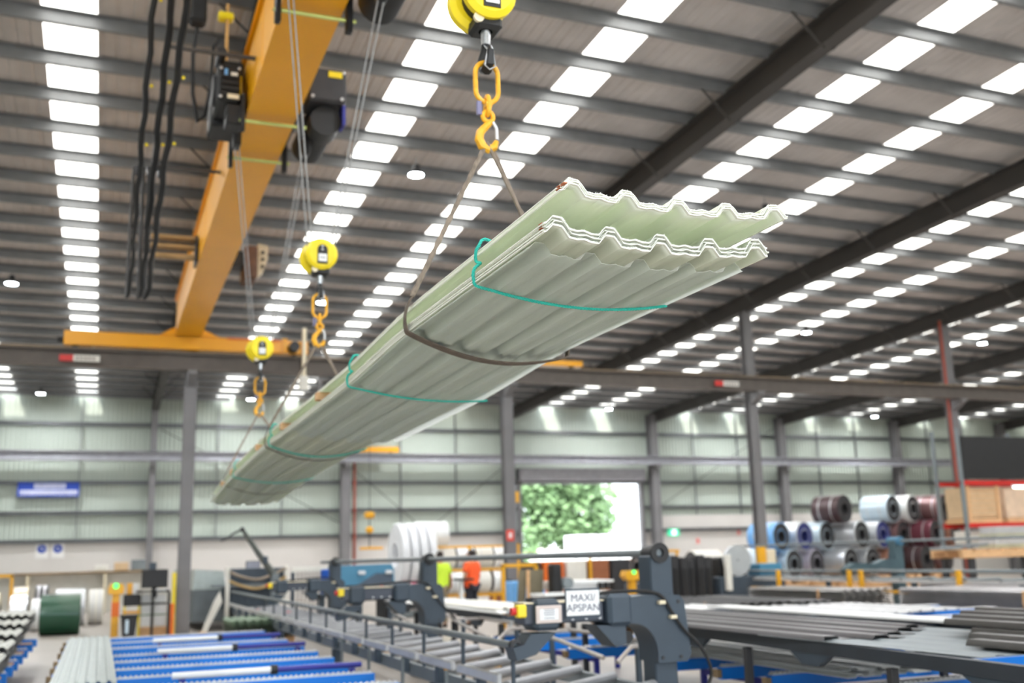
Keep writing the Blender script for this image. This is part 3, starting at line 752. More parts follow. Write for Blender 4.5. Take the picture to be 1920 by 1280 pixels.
# teal ropes
def smooth(pts, n=6):
    P = [Vector(p) for p in pts]; o = []
    for i in range(len(P)-1):
        p0, p1, p2, p3 = P[max(i-1, 0)], P[i], P[i+1], P[min(i+2, len(P)-1)]
        for k in range(n):
            t_ = k/n
            o.append(.5*((2*p1)+(-p0+p2)*t_+(2*p0-5*p1+4*p2-p3)*t_*t_+(-p0+3*p1-3*p2+p3)*t_**3))
    o.append(P[-1]); return o
def twisted(pts, r, pitch):
    pts = [Vector(p) for p in pts]; out = [[], [], []]; u = None; s_len = 0
    # resample
    rs = [pts[0]]
    for a, b in zip(pts[:-1], pts[1:]):
        L = (b-a).length; n = max(1, int(L/(pitch/7)))
        for k in range(1, n+1): rs.append(a.lerp(b, k/n))
    for i, p in enumerate(rs):
        t_ = (rs[min(i+1, len(rs)-1)]-rs[max(i-1, 0)]).normalized()
        if u is None: u = t_.orthogonal().normalized()
        else: u = (u-t_*u.dot(t_)).normalized()
        v = t_.cross(u)
        if i: s_len += (p-rs[i-1]).length
        for j in range(3):
            a = 2*math.pi*(s_len/pitch+j/3); out[j].append(p+(u*math.cos(a)+v*math.sin(a))*r*.55)
    return out
def teal(Y, Yr, label, r=.0066, lean=0):
    zl = zbase(BX0, Y); zu = zl+UZ
    under = []
    for k in range(0, 15):
        f_ = k/14; x_ = BX0+(BX1-BX0)*f_; yy = Y+(Yr-Y)*f_
        under.append((x_, yy, zbase(x_, yy)-.016-.035*(f_ if 4.8 < yy < 8.7 else 0)**2-.012*math.sin(f_*math.pi)))
    left = [(BX0-.012, Y-.005, zl+.008), (BX0-.016, Y-.012, zl+.03), (BX0-.008, Y-.01, zl+.055), (BX0+.015, Y, zl+.078), (BX0+.005, Y+.01, zl+.095), (BX0+.002, Y-.002, zu+.012), (BX0+.012, Y-.012, zu+.035), (BX0+.04, Y-.01, zu+.066)]
    top = [(BX0+(BX1-BX0)*f_, Y+(Yr-Y)*f_, zbase(BX0+(BX1-BX0)*f_, Y)+UZ+.036+NU*DZ_) for f_ in (.15, .4, .6, .85)]
    right = [(BX1+.03, Yr, zbase(BX1, Yr)+UZ+.04), (BX1+.028, Yr, zbase(BX1, Yr)+.06), (BX1+.012, Yr, zbase(BX1, Yr)-.005)]
    path = smooth(list(reversed(under)) + left + top + right, 5)
    t = thing('tie_rope', (BX0, Y, zl-.02), label, 'rope', 'teal tie ropes round the load')
    for st in twisted(path, r, r*7): MB().tube(st, r*.62, 5).build('strand', M_TEAL, t)
    MB().ball((BX0+.016, Y, zl+.08), .011, .016, .009).build('knot', M_TEAL, t)
teal(3.92, 3.97, 'twisted teal rope tied round the front of the hanging sheets')
teal(6.32, 6.34, 'teal rope tied round the load between the near and middle slings')
teal(9.62, 9.7, 'teal rope tied round the load beside the middle sling')
teal(12.4, 12.5, 'teal rope tied round the load near its far end')
# slings
def ribbon(pts, w_, t_, wdir=Vector((0, 1, 0))):
    mb = MB(); pts = [Vector(p) for p in pts]; N = len(pts); vs = []
    for i, p in enumerate(pts):
        tg = (pts[min(i+1, N-1)]-pts[max(i-1, 0)]).normalized()
        nn = tg.cross(wdir); nn = nn.normalized() if nn.length > 1e-5 else Vector((0, 0, 1))
        wd = nn.cross(tg).normalized(); ww = w_[i] if isinstance(w_, list) else w_
        for a, b in ((-1, -1), (1, -1), (1, 1), (-1, 1)): vs.append(p+wd*ww*.5*a+nn*t_*.5*b)
    fs = [(0, 1, 2, 3), tuple(4*(N-1)+j for j in (3, 2, 1, 0))]
    for i in range(N-1):
        for j in range(4): fs.append((4*i+j, 4*i+(j+1) % 4, 4*i+4+(j+1) % 4, 4*i+4+j))
    return mb.add(vs, fs)
def sling(Y, Yr, hk, label, dark=False, wide=.075):
    Yh, zh = hk; X = 1.86
    t = thing('lifting_sling', (X, Y, zbase(X, Y)-.05), label, 'sling', 'lifting slings round the load')
    zl, zrr = zbase(BX0, Y), zbase(BX1, Yr)
    under = []
    for k in range(13):
        f_ = k/12; x_ = BX0+(BX1-BX0)*f_; yy = Y+(Yr-Y)*f_
        under.append((x_, yy, zbase(x_, yy)-.018-.028*math.sin(f_*math.pi)-(.03*f_*f_ if 4.8 < yy < 8.7 else 0)))
    lft = [(BX0+.015, Y, zl+UZ+.06), (BX0-.01, Y, zl+UZ+.01), (BX0-.025, Y, zl+.06), (BX0-.018, Y, zl+.0)]
    rgt = [(BX1+.012, Yr, zrr-.02), (BX1+.035, Yr, zrr+.05), (BX1+.035, Yr, zrr+UZ+.02)]
    path = smooth(lft+under+rgt, 4)
    m_ = M_SLING
    n_ = len(path); ws = [wide*(.55+.45*math.sin(math.pi*min(1, max(0, (k-n_*.12)/(n_*.76))))**.5) for k in range(n_)]
    ribbon(path, ws, .007).build('belly_strap', mat('sling_dark', (100, 90, 80), .9, 0, .2, 30), t)
    # twisted legs
    for nm, a, b, two in (('left_leg', (BX0+.012, Y, zl+UZ+.055), (X-.012, Yh, zh), 0), ('right_leg', (BX1+.035, Yr, zrr+UZ+.02), (X+.015, Yh, zh), 1)):
        A, B = Vector(a), Vector(b); N = 60
        if two:
            Mid = A.lerp(B, .62)
            for q in (0, 1):
                pts = [A.lerp(Mid, k/24)+Vector((0, .006*math.sin(k*.8+q*3.1), .006*math.cos(k*.8+q*3.1))) for k in range(25)] + [Mid.lerp(B+Vector((.012 if q else -.03, -.02+.04*q, 0)), k/16) for k in range(1, 17)]
                MB().tube(pts, [.014]*25+[.010]*16, 6).build(nm, m_, t)
        else:
            for q in (0, 1):
                pts = [A.lerp(B, k/N)+Vector((.004*math.sin(k*.7+q*3.1), .004*math.cos(k*.7+q*3.1), 0)) for k in range(N+1)]
                MB().tube(pts, .0115, 6).build(nm, m_, t)
sling(4.93, 5.08, HK[0], 'wide brown grey sling under the front of the load')
sling(9.78, 9.86, HK[1], 'grey sling under the middle of the load', wide=.05)
sling(13.2, 13.35, HK[2], 'thin grey sling under the far end of the load', wide=.03)

# ================================================================== SHOP FLOOR: LIFTING ARM LINE
def lift_arm(Y, label, sign=True):
    t = thing('sheet_lifter', (4.38, Y, 0), label, 'machine', 'blue grey lifting arms of the conveyor line')
    P = MB().cb(4.29, 4.50, Y-.11, Y+.11, 0, 1.58, .012).build('post', M_DARK, t)
    MB().cb(4.18, 4.58, Y-.2, Y+.2, 0, .03, .005).build('base_plate', M_DARK, t)
    MB().lathe([(.035, -.1), (.065, -.1), (.065, .1), (.035, .1)], (4.38, Y, 1.60), 'Y', 20).build('bearing', M_DCHAR, t)
    MB().lathe([(.035, -.13), (.085, -.13), (.085, -.1), (.035, -.1)], (4.38, Y, 1.60), 'Y', 20).build('bearing_collar', M_BLACK, t)
    arcp = [(4.29-.21+.21*math.cos(a), .80+.24*math.sin(a)) for a in [math.pi/2*k/8 for k in range(9)]]
    poly = [(4.56, .72), (4.60, .78), (4.56, 1.2), (4.52, 1.25), (4.44, 1.26), (4.2, 1.26), (3.98, 1.24), (3.96, 1.06)] + list(reversed(arcp)) + [(4.29, .72)]
    g = MB().prism(poly, 'Y', Y-.17, Y+.17).build('gooseneck_bracket', M_DARK, t)
    MB().cb(3.85, 4.07, Y-.19, Y+.19, 1.03, 1.285, .03).build('clamp_block', M_DARK, t)
    MB().prism([(3.76, 1.04), (4.02, 1.03), (4.02, .88), (3.93, .86)], 'Y', Y-.14, Y+.14).build('gusset', M_DARK, t)
    MB().cyl((4.05, Y-.1, .93), (4.05, Y+.1, .93), .055, 14).build('pivot_boss', M_BLACK, t)
    am = MB().cb(3.14, 3.84, Y-.11, Y+.11, 1.07, 1.23, .01).build('arm_beam', mat('arm_grey', (66, 72, 84), .45), t)
    MB().bx(3.14, 3.84, Y-.12, Y+.12, 1.23, 1.24).build('top_cover', M_CREAM, am)
    MB().cb(3.22, 3.44, Y-.15, Y+.15, 1.02, 1.265, .03).build('end_block', M_DARK, t)
    MB().prism([(3.2, 1.0), (3.42, 1.0), (3.24, .84), (3.08, .8), (3.05, .9), (3.14, .92)], 'Y', Y-.1, Y+.1).build('claw', M_DARK, t)
    e = MB().cb(3.06, 3.14, Y-.18, Y-.1, 1.13, 1.23, .01).build('stop_box', M_YEL2, t)
    MB().cyl((3.02, Y-.14, 1.18), (3.06, Y-.14, 1.18), .03, 12).build('stop_button', M_RED, e)
    hose = smooth([(3.2, Y-.02, 1.26), (3.6, Y-.06, 1.27), (4.0, Y-.12, 1.30), (4.3, Y-.19, 1.27), (4.42, Y-.2, 1.12), (4.52, Y-.2, .98), (4.68, Y-.2, .82), (4.76, Y-.2, .62), (4.66, Y-.18, .46), (4.45, Y-.15, .4)], 5)
    h = MB().tube(hose, .014, 8).build('air_hose', M_RUB, t)
    for px, pz in ((4.33, 1.2), (4.43, 1.08)): MB().cb(px-.03, px+.03, Y-.22, Y-.17, pz-.015, pz+.015, .005).build('hose_clip', M_CREAM, h)
    for px in (3.56, 3.68, 3.8): MB().cyl((px, Y-.12, 1.1), (px, Y-.11, 1.1), .012, 8).build('bolt', M_ZINC, am)
    for px, pz in ((4.5, .76), (4.33, .76), (4.5, 1.2)): MB().cyl((px, Y-.18, pz), (px, Y-.17, pz), .015, 8).build('bolt', M_DCHAR, g)
    return t
A1 = lift_arm(8.0, 'nearest blue grey lifting arm, carrying the hand-lettered sign')
for yy, lb in ((14.7, 'second blue grey lifting arm, beside the worker in yellow'), (21.2, 'farthest blue grey lifting arm, in front of the teal machine')):
    dup(A1, (4.38, yy, 0), lb)
sg = thing('paper_sign', (3.68, 7.86, 1.12), 'white sign hand-lettered MAXI/APSPAN on the nearest lifting arm', 'sign')
MB().bx(3.49, 3.80, 7.868, 7.872, 1.1, 1.335).rotz(0).build('backing_plate', M_DARK, sg)
b = MB().bx(3.5, 3.79, 7.86, 7.867, 1.125, 1.32).build('white_card', M_WHITE, sg)
lettering('MAXI/\nAPSPAN', .082, M_INK, sg, (3.645, 7.858, 1.235), (math.pi/2, 0, 0), .0006, .95)
pl = thing('rating_plate', (3.33, 7.83, 1.08), 'pale framed rating plate on the arm beside the yellow stop box', 'plate')
MB().cb(3.22, 3.44, 7.825, 7.84, 1.08, 1.215, .004).build('frame', mat('pinkish_plate', (214, 200, 194), .6), pl)
MB().bx(3.25, 3.41, 7.822, 7.825, 1.105, 1.19).build('face', M_WHITE, pl)
for k in range(5): MB().bx(3.285, 3.375, 7.820, 7.822, 1.117+k*.014+(.01 if k > 0 else 0), 1.121+k*.014+(.01 if k > 0 else 0)).build('print_line', M_INK, pl)
solid('axle_pipe', MB().tube([(4.38, 7.9, 1.60), (4.38, 22.5, 1.60)], .032, 14), M_MIDG, 'long grey axle pipe running across the tops of the lifting arms', 'pipe')

# conveyor
cv = thing('roller_conveyor', (3.65, 14, 0), 'long grey roller conveyor with guard tube running past the lifting arms', 'conveyor')
for xx in (3.12, 4.24): MB().bx(xx-.03, xx+.03, 4.6, 27, .42, .54).build('side_rail', M_MIDG, cv)
MB().tube([(3.1, 8.0, .91), (3.1, 27.5, .94)], .03, 12).build('guard_tube', M_MIDG, cv)
MB().lathe([(.024, -.02), (.05, -.02), (.05, .04), (.024, .04)], (3.1, 7.98, .91), 'Y', 16).build('tube_collar', M_DCHAR, cv)
y = 8.05
while y < 27: MB().cb(3.085, 3.115, y-.015, y+.015, .54, .91, .004).build('stanchion', M_DARK, cv); y += 1.25
y = 8.2
while y < 27: MB().cb(3.02, 3.06, y, y+1.05, .60, .68, .01).build('side_plate', M_ZINC, cv); MB().bx(3.03, 3.09, y+.45, y+.55, .45, .62).build('plate_bracket', M_DARK, cv); y += 1.2
y = 5.2
while y < 26.5:
    MB().cyl((3.16, y-.42, .56), (4.20, y+.42, .56), .045, 10).build('roller', mat('roller_steel', (150, 152, 156), .42, .5), cv); y += .72
for y in (6.2, 10.2, 14.9, 19.8, 24.5):
    for xx in (3.12, 4.24): MB().cb(xx-.06, xx+.06, y-.06, y+.06, 0, .42, .008).build('leg', M_DARK, cv)
for y in (11, 12.3, 13.6, 14.9, 16.2): MB().bx(3.3, 4.1, y, y+.06, .44, .47).build('yellow_crossbar', M_CHAIN, cv)
MB().tube([(3.0, 5, .2), (3.0, 26, .2)], .02, 6).build('lower_rail', M_MIDG, cv)
for y in (9.5, 11, 12.5, 14): MB().cb(2.985, 3.015, y-.015, y+.015, 0, .6, .003).build('guard_stake', M_MIDG, cv)

# conveyor tray arms (grey tube frames beyond the conveyor)
def tube_frame(y, label):
    t = thing('tube_support', (4.9, y, 0), label, 'frame', 'grey tube support frames beyond the conveyor')
    MB().tube([(4.5, y, .62), (4.7, y+.1, .74), (5.15, y+.2, .74), (5.2, y+2.6, .74), (4.75, y+2.5, .74), (4.5, y+.3, .64)], .022, 8).build('tube', mat('tube_grey', (168, 162, 158), .45, .2), t)
    MB().tube([(4.7, y+.1, .74), (5.2, y+1.3, .74)], .014, 6).build('cross_tube', M_MIDG, t)
    for yy in (y+.3, y+2.4): MB().cb(4.85, 4.9, yy-.025, yy+.025, 0, .74, .004).build('leg', M_DARK, t)
tube_frame(9.0, 'grey bent tube frame behind the hand-lettered sign')
tube_frame(12.2, 'grey bent tube frame between the first and second lifting arms')
tube_frame(15.6, 'grey bent tube frame beside the second lifting arm')

# ================================================================== BLUE OUTFEED TRAYS
def tooth_strip(x0, x1, y0, y1, z):
    mb = MB(); n = int((x1-x0)/.055)
    for k in range(n):
        a = x0+(x1-x0)*k/n; b = a+(x1-x0)/n
        mb.prism([(a, z), (b, z), ((a+b)/2, z+.022)], 'Y', y0, y1)
    mb.bx(x0, x1, y0, y1, z-.01, z); return mb
def tray(x0, x1, ys, label, legs=True, z=.45):
    t = thing('outfeed_tray', ((x0+x1)/2, (ys[0]+ys[-1])/2, 0), label, 'tray')
    for y in ys:
        r = MB().prism([(y-.05, z-.14), (y+.05, z-.14), (y+.05, z-.02), (y-.05, z-.02)], 'X', x0, x1).build('blue_rail', M_BLUE, t)
        tooth_strip(x0+.02, x1-.02, y-.035, y+.035, z-.01).build('toothed_strip', M_ZINC, r)
        for xx in (x0+.4, x1-.4): MB().cb(xx-.03, xx+.03, y-.03, y+.03, 0, z-.14, .004).build('leg', M_NAVY, t)
        MB().cb(x0-.06, x0, y-.045, y+.045, z-.12, z-.04, .006).build('end_stop', M_RUST, r)
    for xx in (x0+.4, x1-.4): MB().bx(xx-.025, xx+.025, ys[0], ys[-1], z-.2, z-.14).build('long_member', M_NAVY, t)
    return t
tray(-.45, 2.78, [10.3, 11.36, 12.4, 13.45, 14.5, 15.53, 16.94, 18.2, 19.4], 'blue toothed outfeed tray on the floor left of the conveyor')
tray(-3.6, -.95, [12.2, 13.1, 14.0, 14.9, 15.8, 16.8, 17.9, 19.2, 20.4], 'blue toothed tray under the stacked tile sheets at far left')
tray(6.0, 10.2, [7.6, 8.8, 9.67, 10.65], 'blue toothed tray under the charcoal sheet bench')
tray(9.0, 14.5, [11.7, 12.9, 14.1, 15.4], 'blue toothed tray under the white sheets at right', z=.55)
tray(5.6, 7.4, [12.6, 14.0, 15.3], 'small blue toothed tray beyond the hand-lettered sign')
for i, (y, x0, x1, lb) in enumerate(((11.6, .74, 1.75, 'white tube roller lying nearest along the left blue tray'), (15.0, .76, 1.74, 'white tube roller in the middle of the left blue tray'), (17.2, .8, 1.77, 'white tube roller farthest along the left blue tray'))):
    t = thing('tube_roller', (1.7, y, .49), lb, 'roller', 'white and navy tube rollers on the left tray')
    MB().cyl((x0, y, .505), (x1, y, .505), .034, 14).build('white_tube', M_WHITE, t)
    MB().cyl((x1, y, .505), (2.7, y, .505), .03, 10).build('navy_rod', M_NAVY, t)
    MB().cyl((x1-.02, y, .505), (x1+.05, y, .505), .05, 12).build('coupling', M_BLACK, t)
    for xx in (x0+.1, 2.6): MB().bx(xx-.03, xx+.03, y-.03, y+.06, .3, .47).build('stand', M_NAVY, t)
# ribbed steel sheets lying on the tray (lengthwise)
for i in range(3):
    mb = sheet(MB(), ribprof(-.41, .21, .1, .022, .5, .25), 11.5-.03*i, 19.0, 'Y', .475+i*.012, .003)
    solid('steel_sheet', mb, mat('pale_steel_sheet', (186, 194, 194), .4, .25, .06, 4), ['lowest pale ribbed steel sheet lying along the left tray', 'middle pale ribbed steel sheet lying along the left tray', 'topmost pale ribbed steel sheet lying along the left tray'][i], 'sheet', 'pale ribbed sheets on the left tray')
# tile-sheet stacks at far left
for i, (y, z) in enumerate(((12.8, .46), (14.2, .53), (15.6, .6), (17.0, .67), (18.4, .74))):
    t = thing('tile_sheet_stack', (-1.6, y, z), ['nearest low stack of roof-tile sheets at far left', 'second stack of roof-tile sheets at far left', 'third stack of roof-tile sheets at far left', 'fourth stack of roof-tile sheets at far left', 'rearmost stack of roof-tile sheets at far left'][i], 'sheet stack', 'stacked roof-tile sheets at far left')
    for k in range(5):
        m_ = M_DCHAR if k < 4 else mat('tile_grey', (182, 184, 178), .5, .1)
        sheet(MB(), ribprof(-2.9, -.98+.0*k, .12, .03, .8, .3), y, y+1.9, 'Y', z+.02+k*.035, .006).build('tile_sheet', m_, t)
t = thing('pallet', (-1.7, 17, .45), 'long timber pallet edge under the roof-tile stacks', 'pallet')
for z0, yy in ((.47, 14.3), (.54, 15.7), (.61, 17.1)): pass
for k in range(4): MB().cb(-2.95, -.95, 13+k*1.9, 13.12+k*1.9, .45, .47, .004).build('board', M_WOOD, t)

# green ridge-tile stack beyond the tray
t = thing('tile_sheet_stack', (3.0, 24, 0), 'stack of mossy green roof-tile sheets behind the blue tray', 'sheet stack')
for k in range(9):
    sheet(MB(), ribprof(2.35, 3.55, .15, .035, .8, .3), 20.3+.04*k, 22.0+.04*k, 'Y', .3+k*.03, .008).build('tile_sheet', M_DGREEN if k > 5 else mat('tile_dark_green', (60, 72, 56), .6), t)
MB().cb(2.4, 3.5, 20.5, 21.9, .06, .26, .02).build('skid', M_WOOD, t)
for i, (xx, yy, lb) in enumerate(((3.35, 24.6, 'small red bollard left, beside the green tile stack'), (3.75, 22.8, 'small red bollard nearer the conveyor leg'))):
    t = thing('red_bollard', (xx, yy, 0), lb, 'bollard', 'small red bollards by the green tiles')
    MB().lathe([(.005, 0), (.1, 0), (.1, .03), (.07, .05), (.065, .55), (.05, .6), (.005, .6)], (xx, yy, 0), 'Z', 16).build('body', mat('signal_red', (240, 50, 40), .5), t)
    MB().lathe([(.06, .38), (.075, .38), (.075, .44), (.06, .44)], (xx, yy, 0), 'Z', 16).build('band', M_OFFW, t)

# ================================================================== COILS
def coil(cx, cy, cz, r, wd, axis, m_, label, group, ri=None, mend=None, straps=2):
    ri = ri or r*.42
    t = thing('steel_coil', (cx, cy, cz-r), label, 'coil', group)
    h = wd/2; c = .02*r
    MB().lathe([(ri, -h), (r-c, -h), (r, -h+c), (r, h-c), (r-c, h), (ri, h)], (cx, cy, cz), axis, 32).build('winding', m_, t)
    MB().lathe([(ri-.02, -h-.01), (ri+.015, -h-.01), (ri+.015, h+.01), (ri-.02, h+.01)], (cx, cy, cz), axis, 24).build('core', mend or M_DCHAR, t)
    MB().lathe([(ri+.05, -h-.006), (r-.04, -h-.006), (r-.04, -h+.002), (ri+.05, -h+.002)], (cx, cy, cz), axis, 32).build('end_face', mend or M_DCHAR, t)
    for k in range(straps):
        o = h*(-.45+.9*k)
        MB().lathe([(r-.005, o-.02), (r+.004, o-.02), (r+.004, o+.02), (r-.005, o+.02)], (cx, cy, cz), axis, 32).build('strap', M_ZINC, t)
    return t
GL = 'coils on the floor at far left'
coil(-.86, 29.2, .5, .5, .92, 'X', M_GREEN, 'dark green steel coil standing on the floor at left', GL, straps=0)
coil(-2.75, 31.2, .52, .52, .7, 'X', M_CREAM, 'cream steel coil at the left edge behind the tile stacks', GL)
coil(-1.95, 31.3, .48, .48, .42, 'X', M_SILV, 'silver slit coil between the cream coil and the green coil', GL)
coil(-1.5, 31.4, .42, .42, .3, 'X', M_WHITE, 'small white slit coil just left of the green coil', GL)
coil(-2.1, 34.4, .56, .56, .4, 'X', M_CREAM, 'cream slit coil in the row behind, left', GL)
coil(-1.55, 34.5, .58, .58, .35, 'X', M_DCHAR, 'dark grey slit coil in the row behind the white one', GL)
coil(-.75, 33.6, .52, .52, .8, 'X', M_SILV, 'silver coil in the row directly behind the green coil', GL)
coil(-.05, 33.8, .5, .5, .4, 'X', M_OFFW, 'off-white slit coil peeking out right of the green coil', GL)
GR = 'coils piled against the back wall at right'
rows = {1.02: [(24.4, M_BLUEC, 'blue wrapped coil at the left foot of the coil pile'), (25.7, M_BLUEW, 'pale coil with black bore above a pine skid, bottom row'), (27.0, mat('lilac_coil', (186, 180, 196), .35, .3), 'lilac grey coil in the bottom row of the pile'), (28.3, M_SILV, 'bright silver coil in the bottom row of the pile'), (29.6, M_SILV, 'silver coil in the bottom row left of the copper one'), (30.9, M_BROWN2, 'copper coloured coil in the bottom row of the pile'), (32.2, mat('dark_brown_coil', (72, 54, 56), .35, .2), 'dark brown coil with open bore in the bottom row'), (33.5, M_BROWN, 'brown coil at the right end of the bottom row')],
        2.10: [(25.0, M_BLUEC, 'blue banded coil in the second row, leftmost'), (26.3, M_SILV, 'silver coil with navy rim in the second row'), (27.6, M_BLUEW, 'pale blue coil in the second row under the dark one'), (28.95, M_SILV, 'silver coil in the second row, mid pile'), (30.25, M_SILV, 'silver coil with deep blue end ring in the second row'), (31.55, M_BROWN, 'maroon brown coil in the second row'), (32.85, mat('maroon_coil', (112, 58, 70), .35, .2), 'deep maroon coil in the second row'), (34.15, M_BROWN2, 'copper brown coil at the right end of the second row')],
        3.16: [(28.2, mat('dark_brown_coil', (72, 54, 56)), 'dark brown coil on top of the pile at left'), (30.9, M_BLUEW, 'icy white coil on top of the pile'), (32.2, M_WHITE, 'white coil on top of the pile beside the brown one'), (33.5, M_BROWN, 'glossy brown coil on top of the pile at right')]}
for z, L in rows.items():
    for k, (xx, m_, lb) in enumerate(L):
        me_ = mat('navy_rim', (44, 52, 112), .5) if 'blue end' in lb or 'navy' in lb else None
        coil(xx, 36+.25*((k*7) % 3), z, .58, 1.25, 'Y', m_, lb, GR, mend=me_).rotation_euler[2] = math.radians(20)
for k, xx in enumerate([24.4+1.3*j for j in range(8)]):
    t = thing('coil_skid', (xx, 35.9, 0), '%s pine skid from the left under the bottom row of coils' % ['first', 'second', 'third', 'fourth', 'fifth', 'sixth', 'seventh', 'eighth'][k], 'skid', 'pine skids under the coil pile')
    for dx in (-.45, .45):
        MB().cb(xx+dx-.12, xx+dx+.12, 35.2, 36.8, .24, .44, .02).build('bearer', M_WOOD, t)
    for yy in (35.4, 36.5): MB().cb(xx-.6, xx+.6, yy-.08, yy+.08, 0, .24, .02).build('cross_piece', M_WOOD, t)

# white wrapped slit coils and rolls in the middle distance
GW = 'white wrapped coils behind the workers'
for k in range(4):
    coil(8.08+.27*k, 30, 1.72, .93, .2, 'X', M_FOIL, ['first white wrapped upright coil beside the teal machine', 'second white wrapped upright coil from the teal machine', 'third white wrapped upright coil from the teal machine', 'fourth white wrapped upright coil, against the horizontal roll'][k], GW, straps=0, mend=M_FOIL)
t = thing('coil_cradle', (8.5, 30, 0), 'grey cradle under the white upright coils with pink caps', 'cradle')
MB().cb(7.8, 9.15, 29.4, 30.6, 0, .8, .03).build('base', M_MIDG, t)
for k in range(4): MB().cyl((8.08+.27*k, 29.37, .95), (8.08+.27*k, 29.4, .95), .07, 12).build('pink_cap', M_PINK, t)
coil(9.5, 31.5, 2.36, .38, 1.0, 'X', M_WHITE, 'big white roll lying on the rack above the worker in yellow', GW, straps=0, mend=M_OFFW)
for k in range(5):
    coil(9.35+.62*k, 31.6, 1.62, .34, .56, 'X', [M_WHITE, M_OFFW, M_SILV, M_OFFW, M_WHITE][k], ['white roll directly below the big white roll', 'off-white roll behind the worker in yellow', 'silver roll between the two workers on the rack', 'off-white roll behind the worker in orange', 'white roll on the rack beside the signed column'][k], GW, straps=1, mend=M_DCHAR)
for k in range(4):
    coil(9.5+.72*k, 31.2, .9, .36, .62, 'X', [M_OFFW, M_WHITE, M_OFFW, M_WHITE][k], ['off-white roll on the lower shelf behind the worker in yellow', 'white roll on the lower shelf between the workers', 'off-white roll on the lower shelf behind the worker in orange', 'white roll on the lower shelf beside the extinguisher'][k], GW, straps=1, mend=M_ORANGE if k == 2 else M_DCHAR)
t = thing('roll_rack', (10.5, 31.5, 0), 'yellow steel rack holding the white rolls behind the workers', 'rack')
for xx in (8.95, 10.6, 12.2):
    for yy in (31.0, 32.1): MB().cb(xx-.04, xx+.04, yy-.04, yy+.04, 0, 2.0, .006).build('upright', M_CHAIN, t)
for z in (.5, 1.26, 1.96):
    for yy in (31.0, 32.1): MB().cb(8.95, 12.2, yy-.035, yy+.035, z-.05, z+.02, .006).build('rail', M_CHAIN, t)
# back hoist and spreader
t = thing('pendant_hoist', (8.42, 35, 2), 'small yellow chain hoist with spreader bar by the back wall column', 'hoist')
MB().tube([(8.42, 35, 6.6), (8.42, 35, 3.2)], .012, 6).build('chain', M_DCHAR, t)
MB().cb(8.26, 8.58, 34.88, 35.12, 3.0, 3.22, .05).build('hoist_body', M_CHAIN, t)
MB().ball((8.42, 35, 2.62), .14, .1, .12).build('load_block', M_CHAIN, t)
MB().tube([(8.42, 35, 3.0), (8.42, 35, 2.05)], .018, 6).build('load_chain', M_DCHAR, t)
MB().cb(8.08, 8.88, 34.95, 35.05, 1.97, 2.06, .01).build('spreader_bar', M_CHAIN, t)
MB().bx(6.5, 10.5, 34.9, 35.1, 6.6, 6.75).build('monorail', M_STEEL, t)
for xx in (6.7, 10.3): MB().cb(xx-.04, xx+.04, 34.96, 35.04, 6.75, zr(35)-.2, .005).build('hanger', M_STEEL, t)

# ================================================================== LEFT WORK AREA
t = thing('control_pedestal', (.38, 26.5, 0), 'yellow control pedestal with a lit green button by the blue tray', 'control post')
MB().cb(.3, .46, 26.42, 26.58, 0, 1.0, .01).build('post', M_CHAIN, t)
MB().bx(.295, .465, 26.41, 26.59, .5, .82).build('orange_band', M_ORANGE, t)
h = MB().prism([(.22, 1.0), (.54, 1.0), (.56, 1.12), (.52, 1.24), (.24, 1.24), (.2, 1.12)], 'Y', 26.36, 26.6).build('button_head', M_CHAIN, t)
MB().cyl((.37, 26.33, 1.19), (.37, 26.36, 1.19), .06, 14).build('green_button', M_GLED, h)
t = thing('workstation', (1.2, 26.3, 0), 'black standing workstation with a large monitor left of the column', 'workstation')
MB().cb(.92, 1.5, 26.18, 26.26, 1.12, 1.54, .015).build('monitor', M_BLACK, t)
MB().cb(1.15, 1.27, 26.26, 26.32, .9, 1.3, .01).build('monitor_arm', M_BLACK, t)
MB().cb(1.08, 1.24, 26.3, 26.42, 1.54, 1.70, .01).build('camera_box', M_DARK, t)
MB().cb(.82, 1.54, 26.0, 26.5, 1.02, 1.07, .008).build('desk_top', M_RUB, t)
MB().cb(.95, 1.12, 26.02, 26.16, 1.07, 1.09, .004).build('keyboard', M_OFFW, t)
MB().cb(1.24, 1.46, 26.02, 26.16, 1.07, 1.1, .004).build('paper_pad', M_WHITE, t)
for xx in (1.18, 1.54): MB().cb(xx-.03, xx+.03, 26.2, 26.28, 0, 1.02, .006).build('leg', M_BLACK, t)
MB().cb(.85, 1.5, 26.22, 26.27, .74, .79, .006).build('shelf_rail', M_BLACK, t)
MB().cb(.85, 1.5, 26.22, 26.27, .5, .53, .006).build('shelf_rail', M_DGREEN, t)
t = thing('white_cabinet', (1.2, 26.75, 0), 'white cabinet standing behind the monitor workstation', 'cabinet')
MB().cb(.95, 1.52, 26.6, 27.0, .22, 1.0, .015).build('body', M_OFFW, t)
for xx in (.96, 1.25): MB().cb(xx, xx+.26, 26.585, 26.6, .26, .96, .005).build('door', M_WHITE, t)
MB().cb(.9, 1.56, 26.55, 27.05, .0, .22, .02).build('timber_plinth', M_WOOD, t)
t = thing('waste_bin', (.68, 26.1, 0), 'black wheeled bin with a pale label between pedestal and workstation', 'bin')
MB().prism([(.55, .03), (.8, .03), (.86, .5), (.5, .5)], 'Y', 25.9, 26.25).build('body', M_BLACK, t)
MB().cb(.48, .88, 25.87, 26.28, .5, .54, .01).build('lid', M_RUB, t)
MB().cb(.6, .67, 25.88, 25.9, .14, .44, .006).build('label', M_BLUEW, t)
for xx in (.58, .78): MB().cyl((xx-.02, 26.2, .05), (xx+.02, 26.2, .05), .05, 12).build('wheel', M_RUB, t)
t = thing('tool_trolley', (.72, 26.7, 0), 'yellow tool trolley with a black case behind the bin', 'trolley')
